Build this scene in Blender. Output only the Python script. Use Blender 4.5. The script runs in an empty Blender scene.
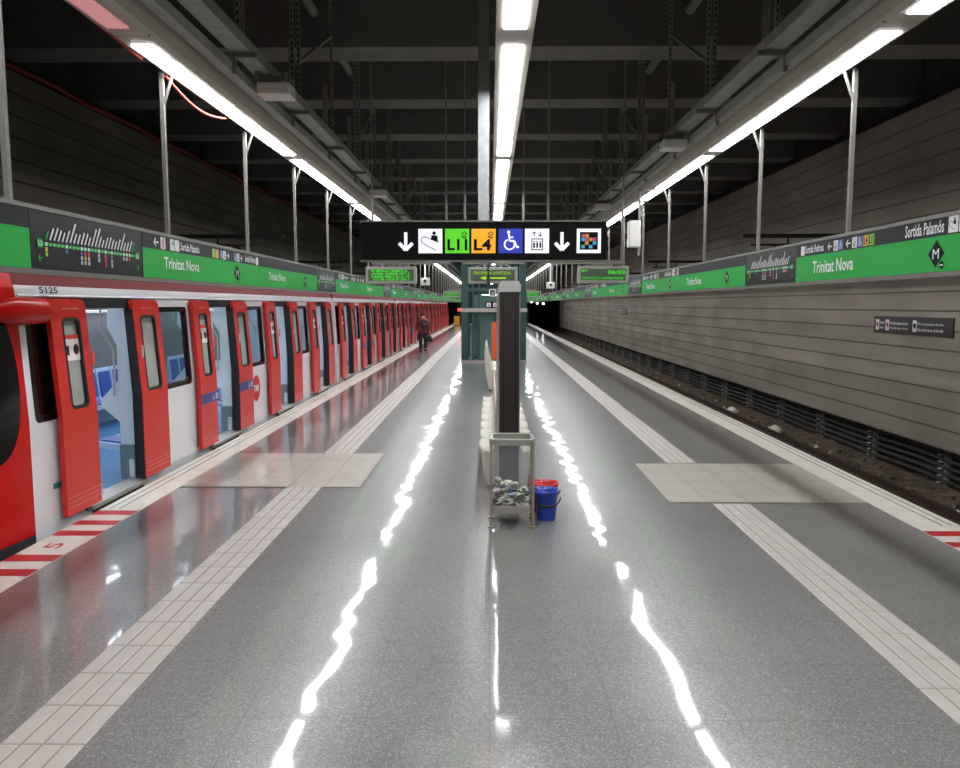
import bpy, bmesh, math, random
from mathutils import Vector, Matrix
random.seed(7)
S = bpy.context.scene
COL = S.collection
R = math.radians

# ------------------------------------------------------------------ camera, world, exposure
cam_d = bpy.data.cameras.new('camera'); cam = bpy.data.objects.new('camera', cam_d); COL.objects.link(cam)
cam_d.sensor_width = 36.0; cam_d.lens = 36.0 * 780.0 / 960.0; cam_d.clip_end = 400; cam_d.clip_start = 0.05
cam.location = (0, 0, 2.0)
cam.rotation_euler = (R(90 - 5.82), 0, R(0.731))
S.camera = cam
w = bpy.data.worlds.new('world'); S.world = w; w.use_nodes = True
w.node_tree.nodes['Background'].inputs[0].default_value = (0.0, 0.0, 0.0, 1)
w.node_tree.nodes['Background'].inputs[1].default_value = 0.0
S.view_settings.view_transform = 'Standard'; S.view_settings.look = 'None'
S.view_settings.gamma = 1.0; S.view_settings.use_curve_mapping = False
S.view_settings.exposure = 1.2
TUBE = 15.0          # strength of the fluorescent diffusers
TRAINLIGHT = 4.5     # strength of the saloon lights

# ------------------------------------------------------------------ materials
def lin(h):
    h = h.lstrip('#'); o = []
    for i in (0, 2, 4):
        v = int(h[i:i+2], 16) / 255.0
        o.append(v / 12.92 if v <= 0.04045 else ((v + 0.055) / 1.055) ** 2.4)
    return (*o, 1.0)
M = {}
def mat(name, col, rough=0.5, metal=0.0, spec=0.5, noise=0.0, nscale=6.0, coat=0.0, bump=0.0, bscale=40.0, stretch=None):
    m = bpy.data.materials.new(name); m.use_nodes = True; nt = m.node_tree; b = nt.nodes['Principled BSDF']
    c = lin(col)
    b.inputs['Base Color'].default_value = c; b.inputs['Roughness'].default_value = rough
    b.inputs['Metallic'].default_value = metal; b.inputs['Specular IOR Level'].default_value = spec
    b.inputs['Coat Weight'].default_value = coat; b.inputs['Coat Roughness'].default_value = 0.08
    if noise or bump:
        tc = nt.nodes.new('ShaderNodeTexCoord'); vec = tc.outputs['Object']
        if stretch:
            mp = nt.nodes.new('ShaderNodeMapping'); mp.inputs['Scale'].default_value = stretch
            nt.links.new(vec, mp.inputs['Vector']); vec = mp.outputs['Vector']
    if noise:
        n = nt.nodes.new('ShaderNodeTexNoise'); n.inputs['Scale'].default_value = nscale; n.inputs['Detail'].default_value = 5
        nt.links.new(vec, n.inputs['Vector'])
        r = nt.nodes.new('ShaderNodeMapRange'); r.inputs['From Min'].default_value = 0.3; r.inputs['From Max'].default_value = 0.7
        r.inputs['To Min'].default_value = 1 - noise; r.inputs['To Max'].default_value = 1 + noise
        nt.links.new(n.outputs['Fac'], r.inputs['Value'])
        mx = nt.nodes.new('ShaderNodeVectorMath'); mx.operation = 'SCALE'; mx.inputs[0].default_value = c[:3]
        nt.links.new(r.outputs['Result'], mx.inputs['Scale']); nt.links.new(mx.outputs[0], b.inputs['Base Color'])
    if bump:
        n2 = nt.nodes.new('ShaderNodeTexNoise'); n2.inputs['Scale'].default_value = bscale; n2.inputs['Detail'].default_value = 4
        nt.links.new(vec, n2.inputs['Vector'])
        bp = nt.nodes.new('ShaderNodeBump'); bp.inputs['Strength'].default_value = bump; bp.inputs['Distance'].default_value = 0.02
        nt.links.new(n2.outputs['Fac'], bp.inputs['Height']); nt.links.new(bp.outputs['Normal'], b.inputs['Normal'])
    M[name] = m; return m
def emit(name, col, strength, base='#111111'):
    m = mat(name, base, 0.5); b = m.node_tree.nodes['Principled BSDF']
    b.inputs['Emission Color'].default_value = lin(col); b.inputs['Emission Strength'].default_value = strength
    return m
def glass(name, col, alpha, rough=0.03):
    m = bpy.data.materials.new(name); m.use_nodes = True; nt = m.node_tree; nt.nodes.clear()
    o = nt.nodes.new('ShaderNodeOutputMaterial'); t = nt.nodes.new('ShaderNodeBsdfTransparent'); p = nt.nodes.new('ShaderNodeBsdfPrincipled')
    t.inputs[0].default_value = (0.9, 0.95, 0.95, 1)
    p.inputs['Base Color'].default_value = lin(col); p.inputs['Roughness'].default_value = rough
    x = nt.nodes.new('ShaderNodeMixShader'); x.inputs[0].default_value = alpha
    nt.links.new(t.outputs[0], x.inputs[1]); nt.links.new(p.outputs[0], x.inputs[2]); nt.links.new(x.outputs[0], o.inputs[0])
    M[name] = m; return m

def floor_mat(name, base, lo, hi, rough, joints=True):
    m = mat(name, base, rough); nt = m.node_tree; b = nt.nodes['Principled BSDF']; L = nt.links
    tc = nt.nodes.new('ShaderNodeTexCoord')
    v = nt.nodes.new('ShaderNodeTexVoronoi'); v.inputs['Scale'].default_value = 150.0; L.new(tc.outputs['Object'], v.inputs['Vector'])
    sp = nt.nodes.new('ShaderNodeSeparateColor'); L.new(v.outputs['Color'], sp.inputs[0])
    cr = nt.nodes.new('ShaderNodeValToRGB'); e = cr.color_ramp.elements
    e[0].position = 0.0; e[0].color = lin(lo); e[1].position = 1.0; e[1].color = lin(hi)
    q = e.new(0.35); q.color = lin(base); q = e.new(0.8); q.color = lin(base)
    L.new(sp.outputs[0], cr.inputs[0])
    n = nt.nodes.new('ShaderNodeTexNoise'); n.inputs['Scale'].default_value = 0.7; n.inputs['Detail'].default_value = 6; L.new(tc.outputs['Object'], n.inputs['Vector'])
    mr = nt.nodes.new('ShaderNodeMapRange'); mr.inputs['From Min'].default_value = 0.3; mr.inputs['From Max'].default_value = 0.7
    mr.inputs['To Min'].default_value = 0.88; mr.inputs['To Max'].default_value = 1.1; L.new(n.outputs['Fac'], mr.inputs['Value'])
    br = nt.nodes.new('ShaderNodeTexBrick'); br.offset = 0.0; br.inputs['Scale'].default_value = 1.0
    br.inputs['Brick Width'].default_value = 0.6; br.inputs['Row Height'].default_value = 0.6; br.inputs['Mortar Size'].default_value = 0.004
    br.inputs['Color1'].default_value = (1, 1, 1, 1); br.inputs['Color2'].default_value = (0.95, 0.95, 0.95, 1); br.inputs['Mortar'].default_value = (0.78, 0.77, 0.75, 1)
    L.new(tc.outputs['Object'], br.inputs['Vector'])
    sc = nt.nodes.new('ShaderNodeVectorMath'); sc.operation = 'SCALE'; L.new(cr.outputs[0], sc.inputs[0]); L.new(mr.outputs['Result'], sc.inputs['Scale'])
    mu = nt.nodes.new('ShaderNodeVectorMath'); mu.operation = 'MULTIPLY'; L.new(sc.outputs[0], mu.inputs[0]); L.new(br.outputs['Color'], mu.inputs[1])
    L.new(mu.outputs[0], b.inputs['Base Color'])
    # gentle unevenness of the polished slab
    w1 = nt.nodes.new('ShaderNodeTexNoise'); w1.inputs['Scale'].default_value = 0.95; w1.inputs['Detail'].default_value = 2.0; L.new(tc.outputs['Object'], w1.inputs['Vector'])
    bp = nt.nodes.new('ShaderNodeBump'); bp.inputs['Strength'].default_value = 1.0; bp.inputs['Distance'].default_value = 0.012
    L.new(w1.outputs['Fac'], bp.inputs['Height'])
    L.new(bp.outputs['Normal'], b.inputs['Normal']); L.new(bp.outputs['Normal'], b.inputs['Coat Normal'])
    b.inputs['Coat Weight'].default_value = 0.75; b.inputs['Coat Roughness'].default_value = 0.055; b.inputs['Coat IOR'].default_value = 1.5
    return m

floor_mat('terrazzo', '#7e7c7a', '#62615f', '#a8a6a3', 0.3)
mat('tactile', '#b4ada7', 0.45, noise=0.06, nscale=9, coat=0.15)
mat('tactile_groove', '#8c8375', 0.8)
mat('pad_tile', '#b5aea2', 0.35, noise=0.06, nscale=4, coat=0.5)
mat('pad_joint', '#8f877a', 0.7)
mat('edge_white', '#d6d0c5', 0.5, noise=0.08, nscale=5, coat=0.2)
mat('edge_groove', '#3c3a36', 0.8)
mat('hazard_red', '#b3242a', 0.5)
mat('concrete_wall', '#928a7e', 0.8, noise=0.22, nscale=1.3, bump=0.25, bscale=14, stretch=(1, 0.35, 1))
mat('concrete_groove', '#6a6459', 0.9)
mat('concrete_wall_left', '#6d665c', 0.85, noise=0.25, nscale=1.3, bump=0.25, bscale=14, stretch=(1, 0.35, 1))  # darker tone of the wall concrete, used on the left wall with its grooves
mat('concrete_groove_left', '#3c3832', 0.9)
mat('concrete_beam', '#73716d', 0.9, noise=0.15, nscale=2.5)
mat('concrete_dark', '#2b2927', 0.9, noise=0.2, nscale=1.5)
mat('niche_dark', '#3a352f', 0.95, noise=0.3, nscale=3)
mat('ballast', '#5a4b3b', 0.95, noise=0.55, nscale=5, bump=1.0, bscale=30)
mat('rail_steel', '#4a3a30', 0.55, 0.6)
mat('galvanised', '#a9adab', 0.45, 0.55, noise=0.12, nscale=20)
mat('tray_steel', '#a3a89f', 0.5, 0.3, noise=0.15, nscale=6)
mat('pole_grey', '#77756f', 0.5, 0.3)
mat('housing', '#b4aea2', 0.5, noise=0.05, nscale=4)
mat('housing_dark', '#6f6b63', 0.6)
emit('tube', '#fbfcff', TUBE, '#dddddd')
emit('tube_dead', '#ff9a9a', 0.16, '#d8c8c8')
mat('white_plastic', '#d9d7d0', 0.4)
mat('black_plastic', '#17171a', 0.4)
mat('sign_black', '#08080a', 0.5, spec=0.12)
mat('sign_top', '#111216', 0.45, spec=0.2)
mat('sign_green', '#14a63e', 0.5, spec=0.25)
mat('sign_white', '#e8e8e8', 0.4)
emit('lit_white', '#f2f5ff', 0.25, '#e0e0e6')
emit('lit_green', '#55c817', 0.2, '#55c817')
emit('lit_orange', '#f0a512', 0.2, '#e9a010')
emit('lit_blue', '#1f2fa5', 0.15, '#2030a8')
mat('map_blue', '#3566b0', 0.4); mat('map_yellow', '#e2a71f', 0.4); mat('map_red', '#cf3340', 0.4); mat('map_grey', '#b9bcc4', 0.4)
mat('map_lime', '#86c526', 0.4); mat('map_magenta', '#d83b9c', 0.4); mat('map_cyan', '#3fb6d8', 0.4)
mat('map_black', '#09090c', 0.35, spec=0.2)
mat('led_panel', '#3f4a38', 0.4); mat('led_case', '#8d9186', 0.5)
emit('led_green', '#3cf01a', 0.45, '#103010')
emit('led_lime', '#a8e010', 0.4, '#103010')
mat('train_red', '#c00c09', 0.35, spec=0.2, coat=0.12)
mat('leaf_red', '#cc2a20', 0.38, spec=0.3, coat=0.2)
mat('roof_red', '#66110d', 0.6, spec=0.2)
mat('train_white', '#dfe0e2', 0.3, coat=0.5)
mat('train_black', '#08080a', 0.15, spec=0.3, coat=0.2)
mat('rubber', '#101012', 0.7)
mat('train_roof', '#6d6d6d', 0.6)
mat('train_skirt', '#2a2a2c', 0.7)
mat('train_sill', '#b9b6ae', 0.4, 0.5)
mat('leaf_blue', '#33357c', 0.4)
mat('pale_text', '#d5746a', 0.5)
glass('leaf_glass', '#b8bdb4', 0.72)
glass('window_glass', '#1c2a30', 0.22)
mat('saloon_floor', '#4d7fa6', 0.35, noise=0.06, nscale=20)
mat('saloon_wall', '#b9cedb', 0.35); mat('saloon_panel', '#c5ccd2', 0.35)
mat('saloon_grey', '#6d757b', 0.5)
mat('seat_blue', '#1f4a9c', 0.4, coat=0.3); mat('seat_shell', '#a9c4dc', 0.4)
emit('saloon_light', '#eaf4ff', TRAINLIGHT, '#dddddd')
mat('poster_white', '#ddd8d0', 0.5); mat('teal', '#2c8c86', 0.5)
mat('orange_red', '#d8432a', 0.5)
mat('cable_red', '#8f2e26', 0.6)
mat('cable_dark', '#26221f', 0.8, noise=0.3, nscale=4)
mat('bracket_pale', '#b3ada2', 0.7)
mat('lift_green', '#2d4a46', 0.4, 0.2); glass('lift_glass', '#3f625c', 0.2)
mat('lift_inside', '#9fb0a8', 0.5); mat('steel', '#b7b4ad', 0.3, 0.8)
mat('orange_panel', '#e0561f', 0.45)
mat('totem_dark', '#2c2320', 0.42, noise=0.08, nscale=8)
mat('chrome', '#d8d6d2', 0.3, 0.7)
mat('bench_white', '#c9c4b7', 0.5)
glass('bag_clear', '#e6e8ea', 0.11, 0.15)
mat('bin_steel', '#a7a196', 0.38, 0.5)
for i, h in enumerate(('#d9d2c4', '#5f523c', '#8f7648', '#2f4a26', '#c8c0b0', '#3c352a', '#2f86c0', '#a88f66', '#ece9e2')):
    mat('litter%d' % i, h, 0.6)
mat('bucket_blue', '#1740a8', 0.35, coat=0.3); mat('bucket_red', '#cf1a22', 0.35, coat=0.3)
mat('coat_maroon', '#873430', 0.85, noise=0.15, nscale=20); mat('trouser_dark', '#2b2625', 0.85); mat('skin', '#b98a6e', 0.6)
mat('hair_dark', '#1d1614', 0.7); mat('bag_dark', '#26282a', 0.7); mat('badge_tan', '#8f6f3a', 0.6); mat('shoe_dark', '#161414', 0.5)
emit('lift_lamp', '#f0fff8', 2.5, '#dddddd'); emit('red_lamp', '#ff2a18', 3.0, '#400000'); emit('white_lamp', '#f5f4ff', 5.0, '#dddddd'); emit('green_dim', '#1c4d22', 0.1, '#1c4d22')

# ------------------------------------------------------------------ helpers
W = {}                                   # world location of a root
def tag(o, label=None, cat=None, group=None, kind=None):
    if label: o['label'] = label
    if cat: o['category'] = cat
    if group: o['group'] = group
    if kind: o['kind'] = kind
    return o
def thing(name, label, cat, loc=(0, 0, 0), group=None):
    o = bpy.data.objects.new(name, None); COL.objects.link(o); o.empty_display_size = 0.1
    o.location = loc; W[o] = Vector(loc)
    return tag(o, label, cat, group)
def kids(o): return [c for c in KID.get(o, [])]
KID = {}
def copy_tree(o, delta, parent=None):
    c = o.copy(); COL.objects.link(c)
    if parent is None:
        c.location = Vector(o.location) + Vector(delta); W[c] = Vector(c.location)
    else:
        c.parent = parent; KID.setdefault(parent, []).append(c); W[c] = W[parent] + c.location
    for k in kids(o): copy_tree(k, delta, c)
    return c
ORD = 'first second third fourth fifth sixth seventh eighth ninth tenth eleventh twelfth thirteenth fourteenth fifteenth sixteenth seventeenth eighteenth nineteenth twentieth'.split()
def nth(i):
    if i < 20: return ORD[i]
    t = {2: 'twenty', 3: 'thirty', 4: 'forty'}[(i + 1) // 10]; u = (i + 1) % 10
    return (t + '-' + ORD[u - 1]) if u else t[:-1] + 'ieth'

class MB:
    def __init__(s): s.v = []; s.f = []; s.mi = []; s.mats = []; s.sm = []
    def m(s, name):
        if name not in s.mats: s.mats.append(name)
        return s.mats.index(name)
    def add(s, vs, fs, mname, smooth=False):
        b = len(s.v); k = s.m(mname)
        s.v += [tuple(p) for p in vs]
        for f in fs: s.f.append([b + i for i in f]); s.mi.append(k); s.sm.append(smooth)
        return s
    def box(s, x0, x1, y0, y1, z0, z1, m):
        vs = [(x, y, z) for z in (z0, z1) for y in (y0, y1) for x in (x0, x1)]
        return s.add(vs, [(0, 2, 3, 1), (4, 5, 7, 6), (0, 1, 5, 4), (2, 6, 7, 3), (0, 4, 6, 2), (1, 3, 7, 5)], m)
    def quad(s, pts, m): return s.add(pts, [tuple(range(len(pts)))], m)
    def prism(s, prof, axis, a, b, m, smooth=False):
        """prof: 2D points (CCW); axis 'y': (x,z) profile from y=a to b; 'x': (y,z); 'z': (x,y)"""
        def P(p, t): return {'y': (p[0], t, p[1]), 'x': (t, p[0], p[1]), 'z': (p[0], p[1], t)}[axis]
        n = len(prof); vs = [P(p, a) for p in prof] + [P(p, b) for p in prof]
        fl = axis == 'y'
        s.add(vs, [((i, i + n, (i + 1) % n + n, (i + 1) % n) if fl else (i, (i + 1) % n, (i + 1) % n + n, i + n)) for i in range(n)], m, smooth)
        e = [tuple(range(n)), tuple(range(2 * n - 1, n - 1, -1))]
        if not fl: e = [tuple(reversed(e[0])), tuple(reversed(e[1]))]
        return s.add(vs, e, m)
    def tube(s, path, r, m, seg=8, caps=True):
        path = [Vector(p) for p in path]; rings = []
        for i, p in enumerate(path):
            d = (path[min(i + 1, len(path) - 1)] - path[max(i - 1, 0)]).normalized()
            a = d.cross(Vector((0, 0, 1)) if abs(d.z) < 0.9 else Vector((1, 0, 0))).normalized(); b = d.cross(a)
            rr = r[i] if isinstance(r, (list, tuple)) else r
            rings.append([p + a * math.cos(t) * rr + b * math.sin(t) * rr for t in [2 * math.pi * k / seg for k in range(seg)]])
        vs = [q for rg in rings for q in rg]; fs = []
        for i in range(len(path) - 1):
            for k in range(seg):
                k2 = (k + 1) % seg; fs.append((i * seg + k, i * seg + k2, (i + 1) * seg + k2, (i + 1) * seg + k))
        s.add(vs, fs, m, True)
        if caps:
            s.add(rings[0], [tuple(range(seg - 1, -1, -1))], m); s.add(rings[-1], [tuple(range(seg))], m)
        return s
    def loft(s, rings, m, smooth=True, caps=True, closed=True):
        n = len(rings[0]); vs = [q for rg in rings for q in rg]; fs = []
        for i in range(len(rings) - 1):
            for k in range(n if closed else n - 1):
                k2 = (k + 1) % n; fs.append((i * n + k, i * n + k2, (i + 1) * n + k2, (i + 1) * n + k))
        s.add(vs, fs, m, smooth)
        if caps: s.add(rings[0], [tuple(range(n - 1, -1, -1))], m); s.add(rings[-1], [tuple(range(n))], m)
        return s
    def build(s, name, parent=None, origin=None, bevel=0.0, subsurf=0, smooth=None):
        me = bpy.data.meshes.new(name)
        o = Vector(origin) if origin is not None else (W[parent] if parent is not None else Vector((0, 0, 0)))
        me.from_pydata([(p[0] - o.x, p[1] - o.y, p[2] - o.z) for p in s.v], [], s.f)
        for n in s.mats: me.materials.append(M[n])
        for p, k, q in zip(me.polygons, s.mi, s.sm): p.material_index = k; p.use_smooth = q if smooth is None else smooth
        me.update()
        ob = bpy.data.objects.new(name, me); COL.objects.link(ob)
        if parent is not None:
            ob.parent = parent; KID.setdefault(parent, []).append(ob)
            ob.location = o - W[parent]
        else: ob.location = o
        W[ob] = o
        if bevel:
            b = ob.modifiers.new('bevel', 'BEVEL'); b.width = bevel; b.segments = 2; b.limit_method = 'ANGLE'; b.angle_limit = R(40)
        if subsurf:
            q = ob.modifiers.new('subsurf', 'SUBSURF'); q.levels = subsurf; q.render_levels = subsurf
        return ob

_txt = {}
def glyphs(t, off=0.016):
    key = t; t = (t, off)
    if t not in _txt:
        cu = bpy.data.curves.new('lettering', 'FONT'); cu.body = key; cu.size = 1.0; cu.offset = off; cu.resolution_u = 2
        ob = bpy.data.objects.new('lettering', cu); COL.objects.link(ob)
        dg = bpy.context.evaluated_depsgraph_get(); ev = ob.evaluated_get(dg); me = ev.to_mesh()
        vs = [(v.co.x, v.co.y) for v in me.vertices]; fs = [tuple(p.vertices) for p in me.polygons]
        ev.to_mesh_clear(); bpy.data.objects.remove(ob); bpy.data.curves.remove(cu)
        x0 = min(p[0] for p in vs); x1 = max(p[0] for p in vs); y0 = min(p[1] for p in vs); y1 = max(p[1] for p in vs)
        _txt[t] = (vs, fs, x0, x1, y0, y1)
    return _txt[t]
class Panel:
    """draws flat marks on a plane: origin o, right u, up v"""
    def __init__(s, mb, o, u, v):
        s.mb = mb; s.o = Vector(o); s.u = Vector(u).normalized(); s.v = Vector(v).normalized(); s.n = s.u.cross(s.v)
    def p(s, x, y, d): return s.o + s.u * x + s.v * y + s.n * d
    def poly(s, pts, m, d=0.003): s.mb.add([s.p(x, y, d) for x, y in pts], [tuple(range(len(pts)))], m); return s
    def rect(s, x0, y0, x1, y1, m, d=0.003): return s.poly([(x0, y0), (x1, y0), (x1, y1), (x0, y1)], m, d)
    def disc(s, x, y, r, m, d=0.003, n=16): return s.poly([(x + r * math.cos(2 * math.pi * i / n), y + r * math.sin(2 * math.pi * i / n)) for i in range(n)], m, d)
    def stroke(s, pts, w, m, d=0.005):
        for (x0, y0), (x1, y1) in zip(pts, pts[1:]):
            l = math.hypot(x1 - x0, y1 - y0) or 1e-6; nx, ny = -(y1 - y0) / l * w / 2, (x1 - x0) / l * w / 2
            s.poly([(x0 - nx, y0 - ny), (x1 - nx, y1 - ny), (x1 + nx, y1 + ny), (x0 + nx, y0 + ny)], m, d)
        return s
    def arc(s, x, y, r, a0, a1, w, m, d=0.005, n=12):
        return s.stroke([(x + r * math.cos(R(a0 + (a1 - a0) * i / n)), y + r * math.sin(R(a0 + (a1 - a0) * i / n))) for i in range(n + 1)], w, m, d)
    def text(s, t, x, y, w, h, m, d=0.005, off=0.016):
        vs, fs, x0, x1, y0, y1 = glyphs(t, off); kx = w / (x1 - x0); ky = h / (y1 - y0)
        s.mb.add([s.p(x + (a - x0) * kx, y + (b - y0) * ky, d) for a, b in vs], fs, m); return s
    # pictograms in a square of side q at x,y
    def arrow(s, cx, cy, q, ang, m, d=0.004, w=0.16):
        c, n = math.cos(R(ang)), math.sin(R(ang))
        f = lambda a, b: (cx + q * (a * c - b * n), cy + q * (a * n + b * c))
        s.stroke([f(-.5, 0), f(.42, 0)], w * q, m, d); s.stroke([f(.08, .4), f(.48, 0), f(.08, -.4)], w * q, m, d); return s
    def wheelchair(s, x, y, q, m, d=0.005):
        s.disc(x + .42 * q, y + .86 * q, .07 * q, m, d); s.stroke([(x + .43 * q, y + .78 * q), (x + .46 * q, y + .5 * q), (x + .66 * q, y + .5 * q), (x + .76 * q, y + .24 * q), (x + .85 * q, y + .26 * q)], .075 * q, m, d)
        s.stroke([(x + .44 * q, y + .65 * q), (x + .62 * q, y + .65 * q)], .06 * q, m, d); s.arc(x + .46 * q, y + .36 * q, .21 * q, 110, 390, .065 * q, m, d); return s
    def lift(s, x, y, q, m, bg, d=0.005):
        s.rect(x + .27 * q, y + .12 * q, x + .75 * q, y + .6 * q, m, d); s.rect(x + .31 * q, y + .16 * q, x + .71 * q, y + .56 * q, bg, d + .001)
        for k in range(3):
            cx = x + (.38 + .13 * k) * q; s.disc(cx, y + .47 * q, .035 * q, m, d + .002, 8); s.rect(cx - .04 * q, y + .22 * q, cx + .04 * q, y + .42 * q, m, d + .002)
        s.arrow(x + .38 * q, y + .78 * q, .2 * q, 90, m, d); s.arrow(x + .63 * q, y + .78 * q, .2 * q, -90, m, d); return s
    def escalator(s, x, y, q, m, d=0.005):
        s.stroke([(x + .72 * q, y + .12 * q), (x + .2 * q, y + .4 * q)], .03 * q, m, d); s.arc(x + .27 * q, y + .53 * q, .15 * q, 240, 90, .03 * q, m, d)
        s.stroke([(x + .27 * q, y + .68 * q), (x + .52 * q, y + .58 * q), (x + .85 * q, y + .44 * q)], .03 * q, m, d)
        s.disc(x + .66 * q, y + .82 * q, .075 * q, m, d); s.poly([(x + .52 * q, y + .55 * q), (x + .82 * q, y + .45 * q), (x + .8 * q, y + .72 * q), (x + .55 * q, y + .74 * q)], m, d); return s

def structure(mb, name, **k):
    o = mb.build(name, **k); o['kind'] = 'structure'; return o

XL, XR = -3.81, 4.27          # platform edges
WL, WR = -7.1, 7.5            # side walls
Y0, Y1 = -6.0, 86.0
ZC = 6.75
# ------------------------------------------------------------------ the hall
mb = MB(); mb.box(XL, XR, Y0, Y1 - 2, -0.16, 0, 'terrazzo'); structure(mb, 'floor')
mb = MB(); mb.box(XL + 0.35, XR - 0.35, Y0, Y1 - 2, -1.1, -0.16, 'concrete_dark'); structure(mb, 'platform_base')
mb = MB(); mb.box(-9, XL + 0.35, Y0, 140, -1.3, -1.1, 'ballast'); structure(mb, 'floor_track_left')
mb = MB(); 
nx, ny = 8, 120
xs = [XR - 0.35 + (8.3 - XR + 0.35) * i / nx for i in range(nx + 1)]; ys = [Y0 + (146.0) * (j / ny) ** 1.6 for j in range(ny + 1)]
vs = [(x, y, -1.1 + random.uniform(-.03, .05)) for y in ys for x in xs]
mb.add(vs, [(j * (nx + 1) + i, j * (nx + 1) + i + 1, (j + 1) * (nx + 1) + i + 1, (j + 1) * (nx + 1) + i) for j in range(ny) for i in range(nx)], 'ballast')
structure(mb, 'floor_track_right')

def plank_wall(x, sgn, z0, z1, name, y1, mw='concrete_wall', mg='concrete_groove'):
    """sgn: direction of the face normal along x; planks with sloped drip grooves"""
    mb = MB(); n = round((z1 - z0) / 0.325); h = (z1 - z0) / n; prof = []
    for i in range(n):
        a = z0 + i * h
        prof += [(x - sgn * 0.012, a), (x - sgn * 0.012, a + 0.022), (x + sgn * 0.012, a + 0.03), (x, a + h - 0.002)]
    for k in range(len(prof) - 1):
        (xa, za), (xb, zb) = prof[k], prof[k + 1]
        m = mg if k % 4 == 0 else mw
        p = [(xa, Y0, za), (xb, Y0, zb), (xb, y1, zb), (xa, y1, za)]
        mb.quad(p if sgn > 0 else p[::-1], m)
    bk = x - sgn * 0.25
    mb.box(min(bk, x - sgn * .013), max(bk, x - sgn * .013), Y0, y1, z0, z1, mw)
    return structure(mb, name)
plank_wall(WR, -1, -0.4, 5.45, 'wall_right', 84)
plank_wall(WL, 1, -0.4, 5.45, 'wall_left', 84, 'concrete_wall_left', 'concrete_groove_left')
mb = MB(); mb.box(WR + .45, WR + .7, Y0, 140, -1.3, ZC, 'niche_dark'); structure(mb, 'wall_right_niche')
mb = MB(); mb.box(WL - .7, WL - .45, Y0, 140, -1.3, ZC, 'niche_dark'); structure(mb, 'wall_left_niche')
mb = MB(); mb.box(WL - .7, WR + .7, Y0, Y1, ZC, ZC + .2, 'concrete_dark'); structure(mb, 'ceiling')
mb = MB(); mb.box(WL - .7, WR + .7, Y0 - .2, Y0, -1.3, ZC, 'concrete_dark'); structure(mb, 'wall_back')
mb = MB()
mb.box(XL + .25, XR - .1, Y1 - 2, Y1, -1.3, ZC, 'niche_dark'); mb.box(WL - .7, XL + .25, Y1 - 2, Y1, 3.4, ZC, 'niche_dark'); mb.box(XR - .1, WR + .7, Y1 - 2, Y1, 3.4, ZC, 'niche_dark')
structure(mb, 'wall_front')
mb = MB(); mb.box(WL - .7, WR + .7, 140, 140.2, -1.3, ZC, 'niche_dark'); structure(mb, 'wall_tunnel_end')
mb = MB(); mb.box(WL - .7, WR + .7, Y1, 140, 3.6, 3.8, 'niche_dark'); structure(mb, 'ceiling_tunnel')
for k in range(28):
    y = 12.0 + 2.98 * (k - 5)
    if y > 82: break
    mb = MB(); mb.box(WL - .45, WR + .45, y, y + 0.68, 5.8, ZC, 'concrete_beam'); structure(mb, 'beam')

# platform inlays
def edge_strip(xe, xi, name):
    mb = MB(); s = 1 if xi > xe else -1; a = xe
    for wd, m in ((.065, 'edge_white'), (.018, 'edge_groove'), (.075, 'edge_white'), (.018, 'edge_groove'), (abs(xi - xe) - .176, 'edge_white')):
        b = a + s * wd; mb.box(min(a, b), max(a, b), Y0, Y1 - 2, 0.0005, 0.004 if m == 'edge_white' else 0.001, m); a = b
    structure(mb, name)
edge_strip(XL, -3.41, 'trim_1'); edge_strip(XR, 3.83, 'trim_2')
def tactile(x0, x1, ys, name, skip):
    mb = MB(); mb.quad([(x0, Y0, .001), (x1, Y0, .001), (x1, Y1 - 2, .001), (x0, Y1 - 2, .001)], 'tactile_groove')
    y = ys
    while y > Y0 + .35: y -= .345
    bw = (x1 - x0) / 4
    while y < Y1 - 2.4:
        c = y + .172
        if not (skip[0] < c < skip[1]):
            for i in range(4):
                a, b = x0 + i * bw + .006, x0 + (i + 1) * bw - .006
                z = .005; e = .004
                vs = [(a, y + .005, .001), (b, y + .005, .001), (b, y + .34, .001), (a, y + .34, .001), (a + e, y + .005 + e, z), (b - e, y + .005 + e, z), (b - e, y + .34 - e, z), (a + e, y + .34 - e, z)]
                mb.add(vs, [(4, 5, 6, 7), (0, 1, 5, 4), (1, 2, 6, 5), (2, 3, 7, 6), (3, 0, 4, 7)], 'tactile')
        y += .345
    structure(mb, name)
tactile(-2.24, -1.84, 3.35, 'trim_3', (8.38, 10.32)); tactile(2.24, 2.62, 3.58, 'trim_4', (7.76, 9.7))
def pad(x0, x1, y0, y1, nx, ny, name):
    mb = MB(); mb.quad([(x0, y0, .006), (x1, y0, .006), (x1, y1, .006), (x0, y1, .006)], 'pad_joint'); g = .004
    for i in range(nx):
        for j in range(ny):
            a, b = x0 + (x1 - x0) * i / nx + g, x0 + (x1 - x0) * (i + 1) / nx - g; c, d = y0 + (y1 - y0) * j / ny + g, y0 + (y1 - y0) * (j + 1) / ny - g
            mb.quad([(a, c, .008), (b, c, .008), (b, d, .008), (a, d, .008)], 'pad_tile')
    structure(mb, name)
pad(-3.41, -1.42, 8.38, 10.32, 5, 4, 'trim_5'); pad(1.82, 3.83, 7.76, 9.7, 5, 4, 'trim_6')
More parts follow.
